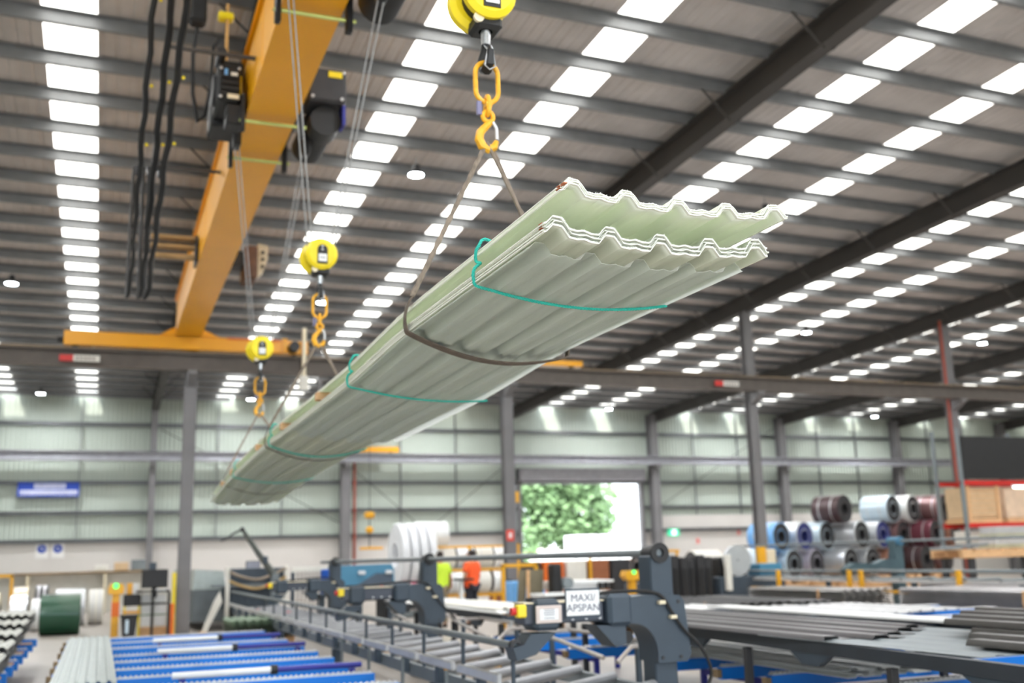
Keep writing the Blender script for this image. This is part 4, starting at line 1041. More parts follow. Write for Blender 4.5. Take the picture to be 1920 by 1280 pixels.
for xx in (.58, .9): MB().cb(xx-.025, xx+.025, 26.5, 26.55, 0, .8, .005).build('upright', M_YEL2, t)
MB().cb(.55, .93, 26.45, 26.9, .55, .6, .006).build('shelf', M_YEL, t)
MB().cb(.55, .93, 26.45, 26.9, .72, .98, .02).build('black_case', M_BLACK, t)
MB().cb(.62, .74, 26.6, 26.8, .98, 1.24, .01).build('yellow_box', M_CHAIN, t)
MB().cb(.74, .86, 26.6, 26.8, .98, 1.22, .01).build('white_box', M_WHITE, t)
for i, (xx, m_, z1, lb) in enumerate(((1.62, M_ORANGE, .75, 'orange guard post right of the workstation'), (1.66, M_YEL2, 1.45, 'yellow guard post against the column by the monitor'))):
    t = thing('guard_post', (xx, 26.3+.25*i, 0), lb, 'post')
    MB().cb(xx-.045, xx+.045, 26.25+.25*i, 26.34+.25*i, 0, z1, .008).build('tube', m_, t)
    MB().cb(xx-.09, xx+.09, 26.2+.25*i, 26.39+.25*i, 0, .02, .004).build('foot', m_, t)
t = thing('barrier_rail', (-2.6, 29, 0), 'yellow safety barrier at the left edge by the coils', 'barrier')
for xx in (-3.4, -2.25): MB().cb(xx-.04, xx+.04, 32.5, 32.58, 0, 1.5, .008).build('upright', M_CHAIN, t)
MB().cb(-3.44, -2.21, 32.5, 32.58, 1.42, 1.5, .008).build('top_rail', M_CHAIN, t)
t = thing('pallet_rack', (-.5, 41, 0), 'low beige shelf along the back wall behind the left coils', 'shelf')
for xx in (-5, -2.4, .2, 2.2): MB().cb(xx-.05, xx+.05, 42, 42.9, 0, 1.5, .01).build('upright', M_CREAM, t)
MB().cb(-5.05, 2.25, 41.95, 42.95, 1.42, 1.5, .01).build('top_shelf', M_RUST, t)
MB().cb(-5, 2.2, 42.6, 42.66, 0, 1.42, .01).build('back_sheet', M_OFFW, t)
for k, xx in enumerate((-.2, .5, 1.1)):
    tt = solid('storage_box', MB().cb(xx, xx+.5, 42.2, 42.7, 1.5, 1.72+.08*k, .02), [M_OFFW, M_CARD, M_MIDG][k], ['off-white box on the beige wall shelf', 'cardboard box on the beige wall shelf', 'grey box on the beige wall shelf nearest the column'][k], 'box')

# roll-forming machine behind the column
t = thing('roll_former', (3.4, 28.5, 0), 'grey roll-forming machine with guards behind the conveyor end', 'machine')
MB().cb(2.9, 4.3, 27.6, 34, .55, 1.05, .02).build('bed', M_DARK, t)
MB().cb(2.2, 3.0, 28, 36, .2, 1.0, .02).build('side_cabinet', mat('ribbed_grey', (104, 112, 116), .5, .1), t)
for k in range(9): MB().bx(2.18, 2.2, 28.3+.8*k, 28.36+.8*k, .2, 1.0).build('cabinet_rib', M_MIDG, t)
MB().prism([(2.2, 1.0), (3.0, 1.0), (2.95, 1.45), (2.25, 1.5)], 'Y', 28, 36).build('clear_guard', mat('pale_guard', (178, 190, 188), .3), t)
MB().cb(3.0, 4.4, 27.4, 27.6, 1.05, 1.5, .02).build('front_guard', M_DARK, t)
for xx in (2.98, 4.42): MB().cb(xx-.05, xx+.05, 27.3, 27.4, .1, 1.55, .01).build('frame_post', M_OFFW, t)
MB().cb(2.6, 4.4, 27.35, 27.6, 1.05, 1.12, .01).build('cross_rail', M_MIDG, t)
for z0, c in ((1.42, (150, 136, 120)), (1.2, (190, 160, 110))):
    MB().tube(smooth([(3.02, 27.28, z0), (3.3, 27.26, z0-.12), (3.7, 27.26, z0-.2), (4.1, 27.26, z0-.08), (4.4, 27.28, z0+.06)], 5), .035, 8).build('hose', mat('hose_%d' % c[0], c, .6), t)
for k in range(6):
    MB().cyl((3.1, 27.8+.9*k, 1.12), (4.2, 27.8+.9*k, 1.12), .1, 12).build('forming_roll', M_STEELB, t)
MB().cb(3.2, 4.2, 27.5, 29, .1, .5, .02).build('lower_tank', M_MIDG, t)
t = thing('leaning_offcut', (2.5, 26.8, 0), 'white panel leaning against the machine behind the column', 'panel')
MB().prism([(2.34, 0.0), (2.46, 0.0), (2.82, .72), (2.76, .98), (2.62, .74)], 'Y', 26.9, 26.95).build('panel', M_OFFW, t)
MB().cb(2.3, 2.5, 26.85, 27.0, 0, .03, .005).build('foot_batten', M_WOOD, t)
t = thing('jib_crane', (4.0, 26.3, 1.3), 'dark folded jib arm rising above the roll-forming machine', 'arm')
MB().tube([(4.02, 26.6, 1.3), (3.62, 26.6, 1.85), (3.22, 26.6, 2.44)], [.09, .07, .045], 8).build('main_boom', mat('jib_grey', (84, 88, 84), .6), t)
MB().tube([(3.22, 26.6, 2.44), (3.0, 26.6, 2.34), (2.82, 26.6, 2.2), (2.7, 26.6, 2.17)], [.03, .025, .02, .012], 6).build('fore_arm', M_DCHAR, t)
MB().cb(3.94, 4.12, 26.5, 26.7, .0, 1.35, .01).build('mast', M_MIDG, t)
MB().ball((3.22, 26.6, 2.44), .06).build('elbow', M_DCHAR, t)
MB().cb(3.72, 3.84, 26.5, 26.62, 1.6, 1.78, .01).build('valve_box', M_DARK, t)
t = thing('operator_screen', (3.7, 28.2, 1.1), 'grey operator screen on the roll former below the jib arm', 'screen')
MB().cb(3.5, 3.86, 28.0, 28.06, 1.4, 1.68, .01).build('screen_housing', M_DCHAR, t)
MB().bx(3.52, 3.84, 27.99, 28.0, 1.42, 1.66).build('display', mat('screen_grey', (150, 152, 166), .3), t)
MB().cb(3.66, 3.7, 28.02, 28.06, 1.05, 1.4, .005).build('stem', M_DCHAR, t)
solid('blue_drum', MB().lathe([(.005, 0), (.16, 0), (.17, .03), (.165, .2), (.17, .22), (.165, .4), (.17, .48), (.14, .5), (.005, .5)], (4.55, 22.6, .95), 'Z', 18), mat('drum_blue', (30, 90, 190), .4), 'small blue drum standing on the conveyor machine bed', 'drum')
t = thing('machine_table', (4.9, 22.6, 0), 'dark machine table under the blue drum', 'table')
MB().cb(4.3, 5.3, 22.3, 22.9, .88, .95, .01).build('top', M_DARK, t)
for xx in (4.4, 5.2): MB().cb(xx-.04, xx+.04, 22.4, 22.8, 0, .88, .008).build('leg', M_DARK, t)
t = thing('barred_guard', (4.6, 25.6, 0), 'grey barred guard fence behind the far lifting arm', 'fence')
for k in range(16): MB().cb(4.3+.09*k, 4.33+.09*k, 25.5, 25.53, .3, 1.38, .004).build('bar', mat('bar_brown', (96, 88, 84), .6), t)
MB().cb(4.25, 5.8, 25.48, 25.55, 1.38, 1.5, .008).build('top_rail', M_OFFW, t)
for xx in (4.28, 5.75): MB().cb(xx-.04, xx+.04, 25.48, 25.56, 0, 1.38, .006).build('post', M_DARK, t)

t = thing('teal_machine', (5.65, 24, 0), 'teal press machine with black bed left of the white wrapped coils', 'machine')
MB().prism([(5.0, .98), (6.3, .98), (6.34, 1.1), (6.32, 1.42), (6.26, 1.52), (5.0, 1.5)], 'Y', 23.9, 24.9).build('hood', M_TEALM, t)
MB().prism([(5.2, .96), (6.28, .96), (6.28, 1.3), (5.9, 1.32), (5.55, 1.12)], 'Y', 23.84, 23.9).build('front_shadow_panel', mat('slate_shadow', (70, 84, 100), .5), t)  # dark sheet laid on the hood front as its painted shadow
MB().cb(5.0, 6.36, 23.7, 25, .72, .97, .02).build('bed', M_BLACK, t)
for xx in (5.1, 6.2): MB().cb(xx-.08, xx+.08, 23.9, 24.8, 0, .72, .01).build('leg', M_DARK, t)
for xx in (5.55, 6.18): MB().cb(xx-.08, xx+.08, 23.78, 23.84, 1.3, 1.38, .01).build('lamp_bracket', M_ZINC, t)
MB().cyl((5.98, 23.66, .98), (5.98, 23.7, .98), .06, 12).build('red_knob', M_RED, t)

# ================================================================== PEOPLE
def skin_mesh(name, verts, edges, radii, material, parent, root=0, lev=2):
    me = bpy.data.meshes.new(name); me.from_pydata(verts, edges, []); me.update(); me.materials.append(material)
    ob = bpy.data.objects.new(name, me); COL.objects.link(ob); ob.parent = parent
    md = ob.modifiers.new('skin', 'SKIN'); md.use_smooth_shade = True
    if not me.skin_vertices: 
        bpy.context.view_layer.update()
    sv = me.skin_vertices[0].data if me.skin_vertices else None
    if sv is None:
        import bmesh
        b = bmesh.new(); b.from_mesh(me); b.verts.layers.skin.verify(); b.to_mesh(me); b.free(); sv = me.skin_vertices[0].data
    for i, r in enumerate(radii):
        sv[i].radius = (r, r) if not isinstance(r, tuple) else r
        sv[i].use_root = (i == root)
    sb = ob.modifiers.new('sub', 'SUBSURF'); sb.levels = lev; sb.render_levels = lev
    # bake the evaluated figure to a plain mesh
    bpy.context.view_layer.update()
    dg = bpy.context.evaluated_depsgraph_get()
    me2 = bpy.data.meshes.new_from_object(ob.evaluated_get(dg))
    ob.modifiers.clear(); ob.data = me2; me2.shade_smooth()
    if not me2.materials: me2.materials.append(material)
    return ob
def person(loc, rz, label, shirt, trousers, h, rh, hair, lh):
    t = thing('person', loc, label, 'person'); t.rotation_euler[2] = rz; k = h/1.76
    S = lambda L: [(x*k, y*k, z*k) for x, y, z in L]
    # figure faces +Y ; x to its right
    V = [(0,0,.95),(0,.01,1.15),(0,.0,1.38),(0,.0,1.5),(0,.02,1.58),(0,.03,1.66),(0,.02,1.70),
         (.17,-.01,1.42),(rh[0][0],rh[0][1],rh[0][2]),(rh[1][0],rh[1][1],rh[1][2]),(rh[2][0],rh[2][1],rh[2][2]),
         (-.17,-.01,1.42),(lh[0][0],lh[0][1],lh[0][2]),(lh[1][0],lh[1][1],lh[1][2]),(lh[2][0],lh[2][1],lh[2][2]),
         (.09,0,.9),(.10,.02,.5),(.11,-.01,.09),(.115,.14,.035),(-.09,0,.9),(-.10,.03,.5),(-.11,0,.09),(-.115,.15,.035)]
    E_ = [(0,1),(1,2),(2,3),(3,4),(4,5),(5,6),(2,7),(7,8),(8,9),(9,10),(2,11),(11,12),(12,13),(13,14),(0,15),(15,16),(16,17),(17,18),(0,19),(19,20),(20,21),(21,22)]
    Rr = [(.13,.1),(.125,.095),(.13,.1),.055,.07,.09,.07,.06,.042,.032,.028,.06,.042,.032,.028,.085,.058,.042,.035,.085,.058,.042,.035]
    Rr = [tuple(q*k for q in r) if isinstance(r, tuple) else r*k for r in Rr]
    skin_mesh('body', S(V), E_, Rr, M_SKIN, t)
    def sub(ids, edges, radii, name, m_, rt=0):
        mp = {v: i for i, v in enumerate(ids)}
        return skin_mesh(name, S([V[i] for i in ids]), [(mp[a], mp[b]) for a, b in edges], [tuple(q*k for q in r) if isinstance(r, tuple) else r*k for r in radii], m_, t, rt)
    V.append((0, 0, .86)); V.append(((V[7][0]*.25+V[8][0]*.75), V[7][1]*.25+V[8][1]*.75, V[7][2]*.25+V[8][2]*.75)); V.append(((V[11][0]*.25+V[12][0]*.75), V[11][1]*.25+V[12][1]*.75, V[11][2]*.25+V[12][2]*.75)); V.append((0, 0, 1.47))
    sub([1, 23, 0, 2, 26, 7, 24, 11, 25], [(1,0),(0,23),(1,2),(2,26),(2,7),(7,24),(2,11),(11,25)], [(.235,.14),(.225,.15),(.23,.145),(.22,.13),.09,.10,.085,.10,.085], 'shirt', shirt)
    sub([0, 15, 16, 17, 19, 20, 21], [(0,15),(15,16),(16,17),(0,19),(19,20),(20,21)], [(.16,.12),.105,.08,.07,.105,.08,.07], 'trousers', trousers)
    for fx in (.113, -.113):
        MB().ball((fx*k, .07*k, .045*k), .05*k, .13*k, .05*k).build('boot', M_RUB, t, local=True)
    # head details
    hd = MB().ball((0, .02*k, 1.66*k), .082*k, .1*k, .112*k, 16, 12).build('head', M_SKIN, t, local=True)
    MB().ball((0, -.005*k, 1.69*k), .09*k, .1*k, .098*k, 16, 10).build('hair', hair, hd, local=True)
    MB().tube([(0, .118*k, 1.68*k), (0, .14*k, 1.645*k), (0, .115*k, 1.64*k)], .012*k, 6).build('nose', M_SKIN, hd, local=True)
    for sx in (-1, 1):
        MB().ball((sx*.085*k, .02*k, 1.655*k), .014*k, .026*k, .034*k, 8, 6).build('ear', M_SKIN, hd, local=True)
        MB().ball((sx*.032*k, .112*k, 1.675*k), .012*k, .008*k, .009*k, 8, 6).build('eye', M_BLACK, hd, local=True)
    MB().bx(-.025*k, .025*k, .108*k, .116*k, 1.605*k, 1.613*k).build('mouth', M_REDOX, hd, local=True)
    # hands
    for p, q in ((rh[2], rh[1]), (lh[2], lh[1])):
        P, Q = Vector(p)*k, Vector(q)*k; d = (P-Q).normalized(); side = d.cross(Vector((0, 0, 1))).normalized(); upv = side.cross(d)
        hm = MB(); hm.tube([P-d*.01, P+d*.04, P+d*.085*1.0], [.026*k, .036*k, .034*k], 8)
        for j, L in enumerate((.07, .08, .075, .058)):
            o = P+d*.08+side*(.027-.018*j)*k; hm.tube([o, o+d*L*.5-upv*.008, o+d*L*.85-upv*.03], [.0095*k, .009*k, .007*k], 6)
        o = P+d*.02+side*.03*k; hm.tube([o, o+side*.025+d*.03, o+side*.028+d*.06-upv*.015], [.011*k, .01*k, .008*k], 6)
        hm.build('hand', M_SKIN, t, local=True)
    return t
person((7.62, 24.5, 0), math.radians(-8), 'person in a hi-vis yellow shirt and khaki trousers seen from behind', M_HIVY, M_KHAKI, 1.76,
       ((.26, .03, 1.17), (.3, .2, 1.0), (.3, .26, .97)), M_HAIR, ((-.25, .02, 1.17), (-.2, .22, 1.06), (-.16, .3, 1.04)))
person((8.45, 24.6, 0), math.radians(30), 'person in an orange shirt and dark trousers seen from behind', M_HIVO, M_NAVYC, 1.78,
       ((.26, -.02, 1.16), (.27, .1, .94), (.26, .14, .88)), M_HAIR, ((-.26, -.02, 1.16), (-.28, .06, .93), (-.27, .1, .86)))
t = thing('parts_stand', (8.05, 24.2, 0), 'white pipe stand with a dark tray between the two workers', 'stand')
MB().cyl((8.05, 24.2, 0), (8.05, 24.2, 1.08), .055, 14).build('pipe', M_WHITE, t)
MB().cb(7.9, 8.3, 24.0, 24.4, 1.08, 1.13, .01).build('tray', M_BLACK, t)
t = thing('fire_extinguisher', (10.05, 26.2, 0), 'red fire extinguisher standing at the foot of the signed column', 'extinguisher')
MB().lathe([(.005, .35), (.08, .35), (.09, .38), (.09, .82), (.05, .9), (.025, .92), (.025, .98), (.005, .98)], (10.05, 26.2, 0), 'Z', 18).build('cylinder', M_RED, t)
MB().lathe([(.088, .55), (.093, .55), (.093, .68), (.088, .68)], (10.05, 26.2, 0), 'Z', 18).build('label', M_NAVY, t)
MB().cb(9.98, 10.12, 26.17, 26.23, .96, 1.02, .006).build('handle', M_BLACK, t)
MB().cb(9.95, 10.15, 26.1, 26.3, 0, .35, .01).build('stand', M_DCHAR, t)
t = thing('red_sign', (10.3, YC-.14, 2.0), 'red and white square sign on the column left of the door', 'sign')
MB().cb(10.2, 10.42, YC-.16, YC-.135, 2.02, 2.32, .004).build('plate', mat('sign_red', (226, 84, 70), .5), t)
MB().bx(10.27, 10.35, YC-.165, YC-.16, 2.1, 2.24).build('white_mark', M_WHITE, t)
t = thing('yellow_lamp', (10.75, YC+.6, 2.9), 'small yellow warning box beside the door edge of the column', 'box')
MB().cb(10.5, 10.62, YC-.1, YC+.02, 3.05, 3.35, .01).build('box', M_CHAIN, t)
MB().cb(10.44, 10.52, YC-.06, YC-.02, 3.15, 3.22, .005).build('bracket', M_STEEL, t)

# ================================================================== BENCHES AND SHEETS (CENTRE AND RIGHT)
def bench(x0, x1, y0, y1, z, label, shear=0.0, leg_m=None):
    t = thing('outfeed_bench', ((x0+x1)/2, (y0+y1)/2, 0), label, 'bench')
    sh = lambda x, y, z_: (x+shear*(y-y0), y, z_)
    for xx in (x0, x1): MB().bx(xx-.04, xx+.04, y0, y1, z-.1, z).map(sh).build('side_beam', mat('bench_slate', (44, 50, 58), .5), t)
    n = max(2, int((y1-y0)/2.2))
    for k in range(n+1):
        yy = y0+.15+(y1-y0-.3)*k/n
        MB().bx(x0, x1, yy-.04, yy+.04, z-.1, z-.03).map(sh).build('cross_beam', M_DARK, t)
        for xx in (x0, x1): MB().cb(xx-.035, xx+.035, yy-.035, yy+.035, 0, z-.13, .005).map(sh).build('leg', leg_m or M_DCHAR, t)
    for k in range(n):
        yy = y0+1.2+(y1-y0-.3)*k/n
        MB().prism([(yy-.3, z-.1), (yy+.3, z-.1), (yy+.12, z-.2), (yy-.12, z-.2)], 'X', x0-.03, x0+.03).map(sh).build('gusset', M_DARK, t)
    return t
bench(5.25, 6.35, 13.9, 20.6, .82, 'dark bench carrying the white sheet in front of the workers')
solid('white_sheet', sheet(MB(), ribprof(5.2, 6.4, .3, .02), 14.0, 20.4, 'Y', .84, .012), M_WHITE, 'long white sheet on the bench in front of the workers', 'sheet')
solid('white_sheet', sheet(MB(), ribprof(5.3, 6.3, .3, .02), 14.4, 17.6, 'Y', .875, .01), M_OFFW, 'shorter off-white sheet lying on the long white sheet', 'sheet')
bench(5.32, 7.6, 4.2, 13.0, .85, 'dark bench carrying charcoal sheets at lower right', leg_m=M_DCHAR, shear=.075)
xs0 = [(5.52, 7.3, 12.7), (5.86, 7.1, 12.5), (6.2, 7.35, 12.8), (6.54, 7.6, 12.6), (6.88, 7.9, 12.7)]
ord_ = ['first', 'second', 'third', 'fourth', 'fifth', 'sixth', 'seventh', 'eighth']
for i, (xx, ya, yb) in enumerate(xs0):
    solid('charcoal_sheet', sheet(MB(), [(xx, .0), (xx+.02, .03), (xx+.14, .03), (xx+.17, .004), (xx+.3, .004), (xx+.33, .0)], ya, yb, 'Y', .865+.006*(i % 2), .005), M_CHAR, '%s charcoal flashing strip from the left on the long bench' % ord_[i], 'sheet', 'charcoal flashings on the long bench')
solid('steel_sheet', sheet(MB(), ribprof(5.5, 7.2, .3, .01), 5.6, 8.2, 'Y', .86, .004), M_MIDG, 'flat grey steel sheet on the long bench between charcoal groups', 'sheet')
for i in range(6):
    xx = 5.85+.3*i
    solid('charcoal_sheet', sheet(MB(), [(xx, .0), (xx+.02, .04), (xx+.13, .04), (xx+.16, .004), (xx+.27, .004), (xx+.3, .0)], 4.0, 6.1+.28*i, 'Y', .89+.012*(i % 3), .006), mat('dark_flashing', (70, 68, 66), .4, .2), '%s dark flashing from the left in the group at the right edge' % ord_[i], 'sheet', 'dark flashings at the right edge of the bench')
for i in range(5):
    xx = 6.5+.3*i
    solid('charcoal_sheet', sheet(MB(), [(xx, .0), (xx+.02, .04), (xx+.13, .04), (xx+.16, .004), (xx+.27, .004), (xx+.3, .0)], 4.0, 7.0+.22*i, 'Y', .965+.012*(i % 3), .006), mat('dark_flashing', (70, 68, 66), .4, .2), '%s upper dark flashing lying on the group at the right edge' % ord_[i], 'sheet', 'dark flashings at the right edge of the bench')
solid('white_sheet', MB().cb(7.62, 7.95, 6.6, 12.5, 0.86, .89, .004), M_WHITE, 'narrow white strip along the far side of the charcoal sheets', 'sheet')
# lower shelf with white sheets under the bench
for i in range(2):
    solid('white_sheet', sheet(MB(), ribprof(6.2+.1*i, 7.3+.1*i, .28, .025), 7.9+.2*i, 12.4, 'Y', .475+.03*i, .006), M_WHITE, ['lower white ribbed sheet on the blue tray under the charcoal bench', 'upper white ribbed sheet on the blue tray under the charcoal bench'][i], 'sheet', 'white sheets under the charcoal bench')
# white sheets on the second tray
for i, (x0, x1, ya, yb, z, lb) in enumerate(((8.6, 9.5, 10.8, 16.9, .60, 'white sheet on the right tray nearest the charcoal bench'), (9.6, 10.6, 11.4, 17.2, .60, 'white sheet second from the charcoal bench on the right tray'), (9.1, 10.2, 12.4, 16.9, .66, 'upper white sheet lying across two others on the right tray'), (10.75, 11.7, 13.2, 16.4, .60, 'grey white sheet third from the charcoal bench on the right tray'), (11.9, 12.9, 13.4, 16.2, .60, 'pale grey sheet at the far side of the right tray'))):
    solid('white_sheet', sheet(MB(), ribprof(x0, x1, .25, .022), ya, yb, 'Y', z, .02), M_WHITE if i < 3 else M_ZINC, lb, 'sheet', 'white sheets on the right tray')
    if i < 3: solid('timber_block', MB().cb(x0+.3, x0+.42, ya+2.2, ya+2.3, z+.022, z+.1, .005), M_DCHAR, ['dark block clamped on the nearest white sheet of the right tray', 'dark block clamped on the second white sheet of the right tray', 'dark block clamped on the uppermost white sheet of the right tray'][i], 'block')
# stacks of dark profiles
def profile_stack(x0, x1, y0, y1, z0, n, m_, label, layer=.055, lift=.28):
    t = thing('profile_stack', ((x0+x1)/2, (y0+y1)/2, z0), label, 'profile stack', 'stacked profiles on the right')
    for k in range(n):
        z = z0+lift+.02+k*layer
        sheet(MB(), ribprof(x0+.01*(k % 2), x1-.01*(k % 2), .2, .03, .6, .3), y0+.03*(k % 3), y1, 'Y', z, .012).build('profile', m_, t)
    for yy in (y0+.6, y1-.6):
        MB().cb(x0, x1, yy-.05, yy+.05, z0, z0+lift, .005).build('bearer', M_WOOD, t)
    for k in range(n):
        MB().ball((x0-.01, y0+.8, z0+lift+.02+k*layer), .03, .04, .026, 8, 6).build('end_block', M_WOOD, t)
    return t
profile_stack(9.2, 10.6, 16.6, 19.4, 0.0, 7, M_DCHAR, 'stack of dark roofing profiles behind the nearest lifting arm')
profile_stack(10.7, 12.2, 16.8, 20.5, 0.0, 7, M_DCHAR, 'longer stack of dark roofing profiles right of the first stack')
profile_stack(12.4, 13.6, 17.4, 21.5, 0.0, 6, mat('mid_profile', (84, 84, 86), .45, .2), 'low stack of mid-grey profiles beside the dark stacks')
profile_stack(13.9, 15.2, 17.6, 21, 0.0, 9, mat('light_profile', (150, 148, 146), .4, .3), 'stack of light grey profiles near the yellow stanchions')
profile_stack(14.2, 15.6, 12.6, 16.4, 0.0, 10, mat('silver_profile', (168, 166, 168), .35, .4), 'tall stack of silver profiles at the right edge')
profile_stack(17.6, 19, 15.4, 19.6, 0.0, 9, mat('silver_profile', (168, 166, 168)), 'stack of silver profiles behind the tall one at the right edge')
# dark cabinets
for k in range(6):
    xx = 13.35+.24*k
    t = thing('dark_locker', (xx, 24, 0), 'tall dark profile bin standing %s in the dark row right of the lifting arm' % ord_[k], 'bin', 'dark upright bins')
    MB().cb(xx, xx+.22, 23.8+.05*(k % 2), 24.4, 0, 1.42+.05*((k*5) % 3), .02).build('body', M_DCHAR, t)
    MB().cb(xx+.04, xx+.18, 23.77+.05*(k % 2), 23.8+.05*(k % 2), .5, 1.2, .01).build('front_panel', M_BLACK, t)
t = thing('saw_machine', (15.4, 24, 0), 'dark slate saw machine with a white column, left of the guarded column', 'machine')
MB().cb(14.9, 16.9, 23.7, 25, .3, .95, .03).build('bed', M_DARK, t)
MB().cb(15.0, 15.9, 23.9, 24.8, .95, 1.45, .05).build('head', M_BLACK, t)
MB().lathe([(.03, -.06), (.4, -.06), (.4, .06), (.03, .06)], (15.5, 23.8, 1.35), 'Y', 24).build('blade_guard', M_SILV, t)
MB().cb(15.02, 15.18, 23.55, 23.7, .6, 1.5, .02).build('white_column', M_OFFW, t)
MB().cb(16.2, 16.9, 23.8, 24.4, .95, 1.25, .03).build('motor', M_TEALM, t)
for xx in (15.1, 16.7): MB().cb(xx-.08, xx+.08, 23.8, 24.8, 0, .3, .01).build('foot', M_DCHAR, t)
t = thing('column_guard', (18.4, 26.5, 0), 'beige and orange guard wrapped round the foot of the column', 'guard')
MB().cb(18.27, 18.6, 26.45, 26.7, 0.7, 1.62, .03).build('beige_sleeve', M_CREAM, t)
MB().cb(18.0, 18.22, 26.4, 26.6, 0, 1.75, .02).build('orange_post', M_CHAIN, t)
MB().cb(18.27, 18.6, 26.45, 26.7, 0, .7, .02).build('base', M_DCHAR, t)
for i, xx in enumerate((16.6, 18.6, 20.4)):
    coil(xx, 30.5, 1.15, .5, 1.0, 'X', [M_SILV, M_OFFW, M_BLUEW][i], ['silver coil on the rack above the saw machine', 'off-white coil behind the guarded column', 'pale blue coil right of the guarded column'][i], 'coils on the low rack')
t = thing('coil_rack', (18.5, 30.5, 0), 'low grey rack carrying three coils behind the saw machine', 'rack')
for xx in (15.9, 17.6, 19.5, 21.2): MB().cb(xx-.05, xx+.05, 30.0, 31.0, 0, .65, .01).build('upright', M_DARK, t)
for yy in (30.1, 30.9): MB().cb(15.9, 21.2, yy-.06, yy+.06, .55, .67, .01).build('beam', M_DARK, t)

# second stacker line on the right
t = thing('roller_conveyor', (16, 20, 0), 'second grey roller line with yellow stanchions at right', 'conveyor')
MB().tube([(16, 12.5, 1.08), (16, 27.5, 1.07)], .035, 10).build('guard_tube', M_MIDG, t)
MB().bx(15.9, 16.0, 12.5, 27.5, .84, .9).build('side_rail', M_ZINC, t)
y = 12.8
while y < 27.3: MB().cyl((15.9, y, .9), (17.0, y+.2, .9), .035, 8).build('roller', M_MIDG, t); y += .9
MB().bx(16.95, 17.05, 12.5, 27.5, .8, .9).build('side_rail', M_MIDG, t)
for yy in (13.5, 16.5, 19.4, 19.8, 22.5, 25.5):
    MB().cb(15.8, 15.88, yy-.05, yy+.05, 0, 1.1, .006).build('stanchion', M_CHAIN if yy != 13.5 else M_DARK, t)
for yy in (13, 16, 19, 22, 25): MB().cb(16.9, 17.0, yy-.05, yy+.05, 0, .8, .006).build('leg', M_DARK, t)
MB().bx(15.80, 15.86, 12.5, 27.4, .62, .68).build('yellow_kick_rail', M_CHAIN, t)
a2 = thing('sheet_lifter', (17.4, 20, 0), 'slate lifting arm post of the second roller line at right', 'machine')
MB().cb(17.28, 17.52, 19.88, 20.12, 0, 1.74, .012).build('post', mat('slate_green', (70, 92, 100), .5), a2)
MB().cb(17.2, 17.6, 19.8, 20.2, 0, .03, .005).build('base_plate', M_DARK, a2)
MB().prism([(17.3, 1.3), (17.3, 1.05), (16.9, 1.1), (16.2, 1.1), (15.9, .98), (15.85, 1.12), (16.1, 1.26), (16.7, 1.22), (17.0, 1.32)], 'Y', 19.88, 20.12).build('arm', mat('slate_green', (70, 92, 100)), a2)
MB().cyl((17.4, 19.8, 1.72), (17.4, 20.2, 1.72), .1, 14).build('bearing', mat('slate_blue', (70, 120, 150), .5), a2)
solid('axle_pipe', MB().tube([(17.4, 12, 1.72), (17.4, 27, 1.72)], .03, 10), M_MIDG, 'thin grey axle pipe along the second roller line at right', 'pipe')

# middle distance: panel stacks, frames, boards
for i, (x0, x1, y0, z, lb) in enumerate(((9.0, 10.9, 21.3, .72, 'lower stack of white panels with black ends by the yellow frame'), (9.7, 11.2, 22.4, .95, 'upper stack of white panels with black ends, farther back'))):
    t = thing('panel_stack', ((x0+x1)/2, y0, 0), lb, 'panel stack', 'white panel stacks with black ends')
    MB().cb(x0, x1, y0, y0+.9, z, z+.07, .006).build('top_panel', M_WHITE, t)
    MB().cb(x0+.02, x1-.02, y0+.02, y0+.88, z-.13, z, .006).build('panel', M_ZINC, t)
    for k in range(3): MB().cb(x1-.42+.15*k, x1-.3+.15*k, y0-.03, y0+.02, z-.13, z+.02, .01).build('black_end', M_BLACK, t)
    for xx in (x0+.2, x1-.2): MB().cb(xx-.06, xx+.06, y0+.1, y0+.8, 0, z-.13, .01).build('trestle', M_WOOD, t)
t = thing('yellow_goalpost', (9.1, 23.2, 0), 'yellow tubular frame in front of the roller door', 'frame')
for xx in (8.72, 9.55): MB().cb(xx-.04, xx+.04, 23.1, 23.18, 0, 1.42, .008).build('upright', M_CHAIN, t)
MB().cb(8.68, 9.59, 23.1, 23.18, 1.36, 1.44, .008).build('top_rail', M_CHAIN, t)
for i, (x0, lean, m_, lb) in enumerate(((8.85, .12, M_OLIVE, 'weathered board leaning left inside the yellow frame'), (9.1, .1, M_OLIVE, 'wider weathered board leaning inside the yellow frame'), (9.05, .03, M_WOOD, 'narrow pine board leaning before the weathered boards'))):
    w_ = (.2, .34, .07)[i]
    solid('leaning_board', MB().prism([(x0, 0), (x0+w_, 0), (x0+w_+lean, 1.3), (x0+lean, 1.3)], 'Y', 22.75-.1*i, 22.78-.1*i), m_, lb, 'board')
t = thing('blue_crate', (9.9, 25, 0), 'sky blue wrapped crate behind the yellow frame', 'crate')
MB().cb(9.55, 10.4, 24.6, 25.3, .2, 1.0, .04).build('wrapped_load', mat('sky_blue_wrap', (110, 176, 236), .5), t)
MB().cb(9.5, 10.45, 24.55, 25.35, 0, .18, .01).build('pallet', M_WOOD, t)
t = thing('control_pedestal', (11.45, 22, 0), 'yellow control pedestal with green light left of the nearest lifting arm', 'control post')
MB().cb(11.38, 11.54, 21.92, 22.08, 0, 1.0, .01).build('post', M_CHAIN, t)
h = MB().prism([(11.3, 1.0), (11.62, 1.0), (11.7, 1.1), (11.66, 1.22), (11.26, 1.22), (11.22, 1.1)], 'Y', 21.86, 22.12).build('button_head', M_CHAIN, t)
MB().cyl((11.45, 21.84, 1.18), (11.45, 21.86, 1.18), .045, 12).build('green_button', M_GLED, h)
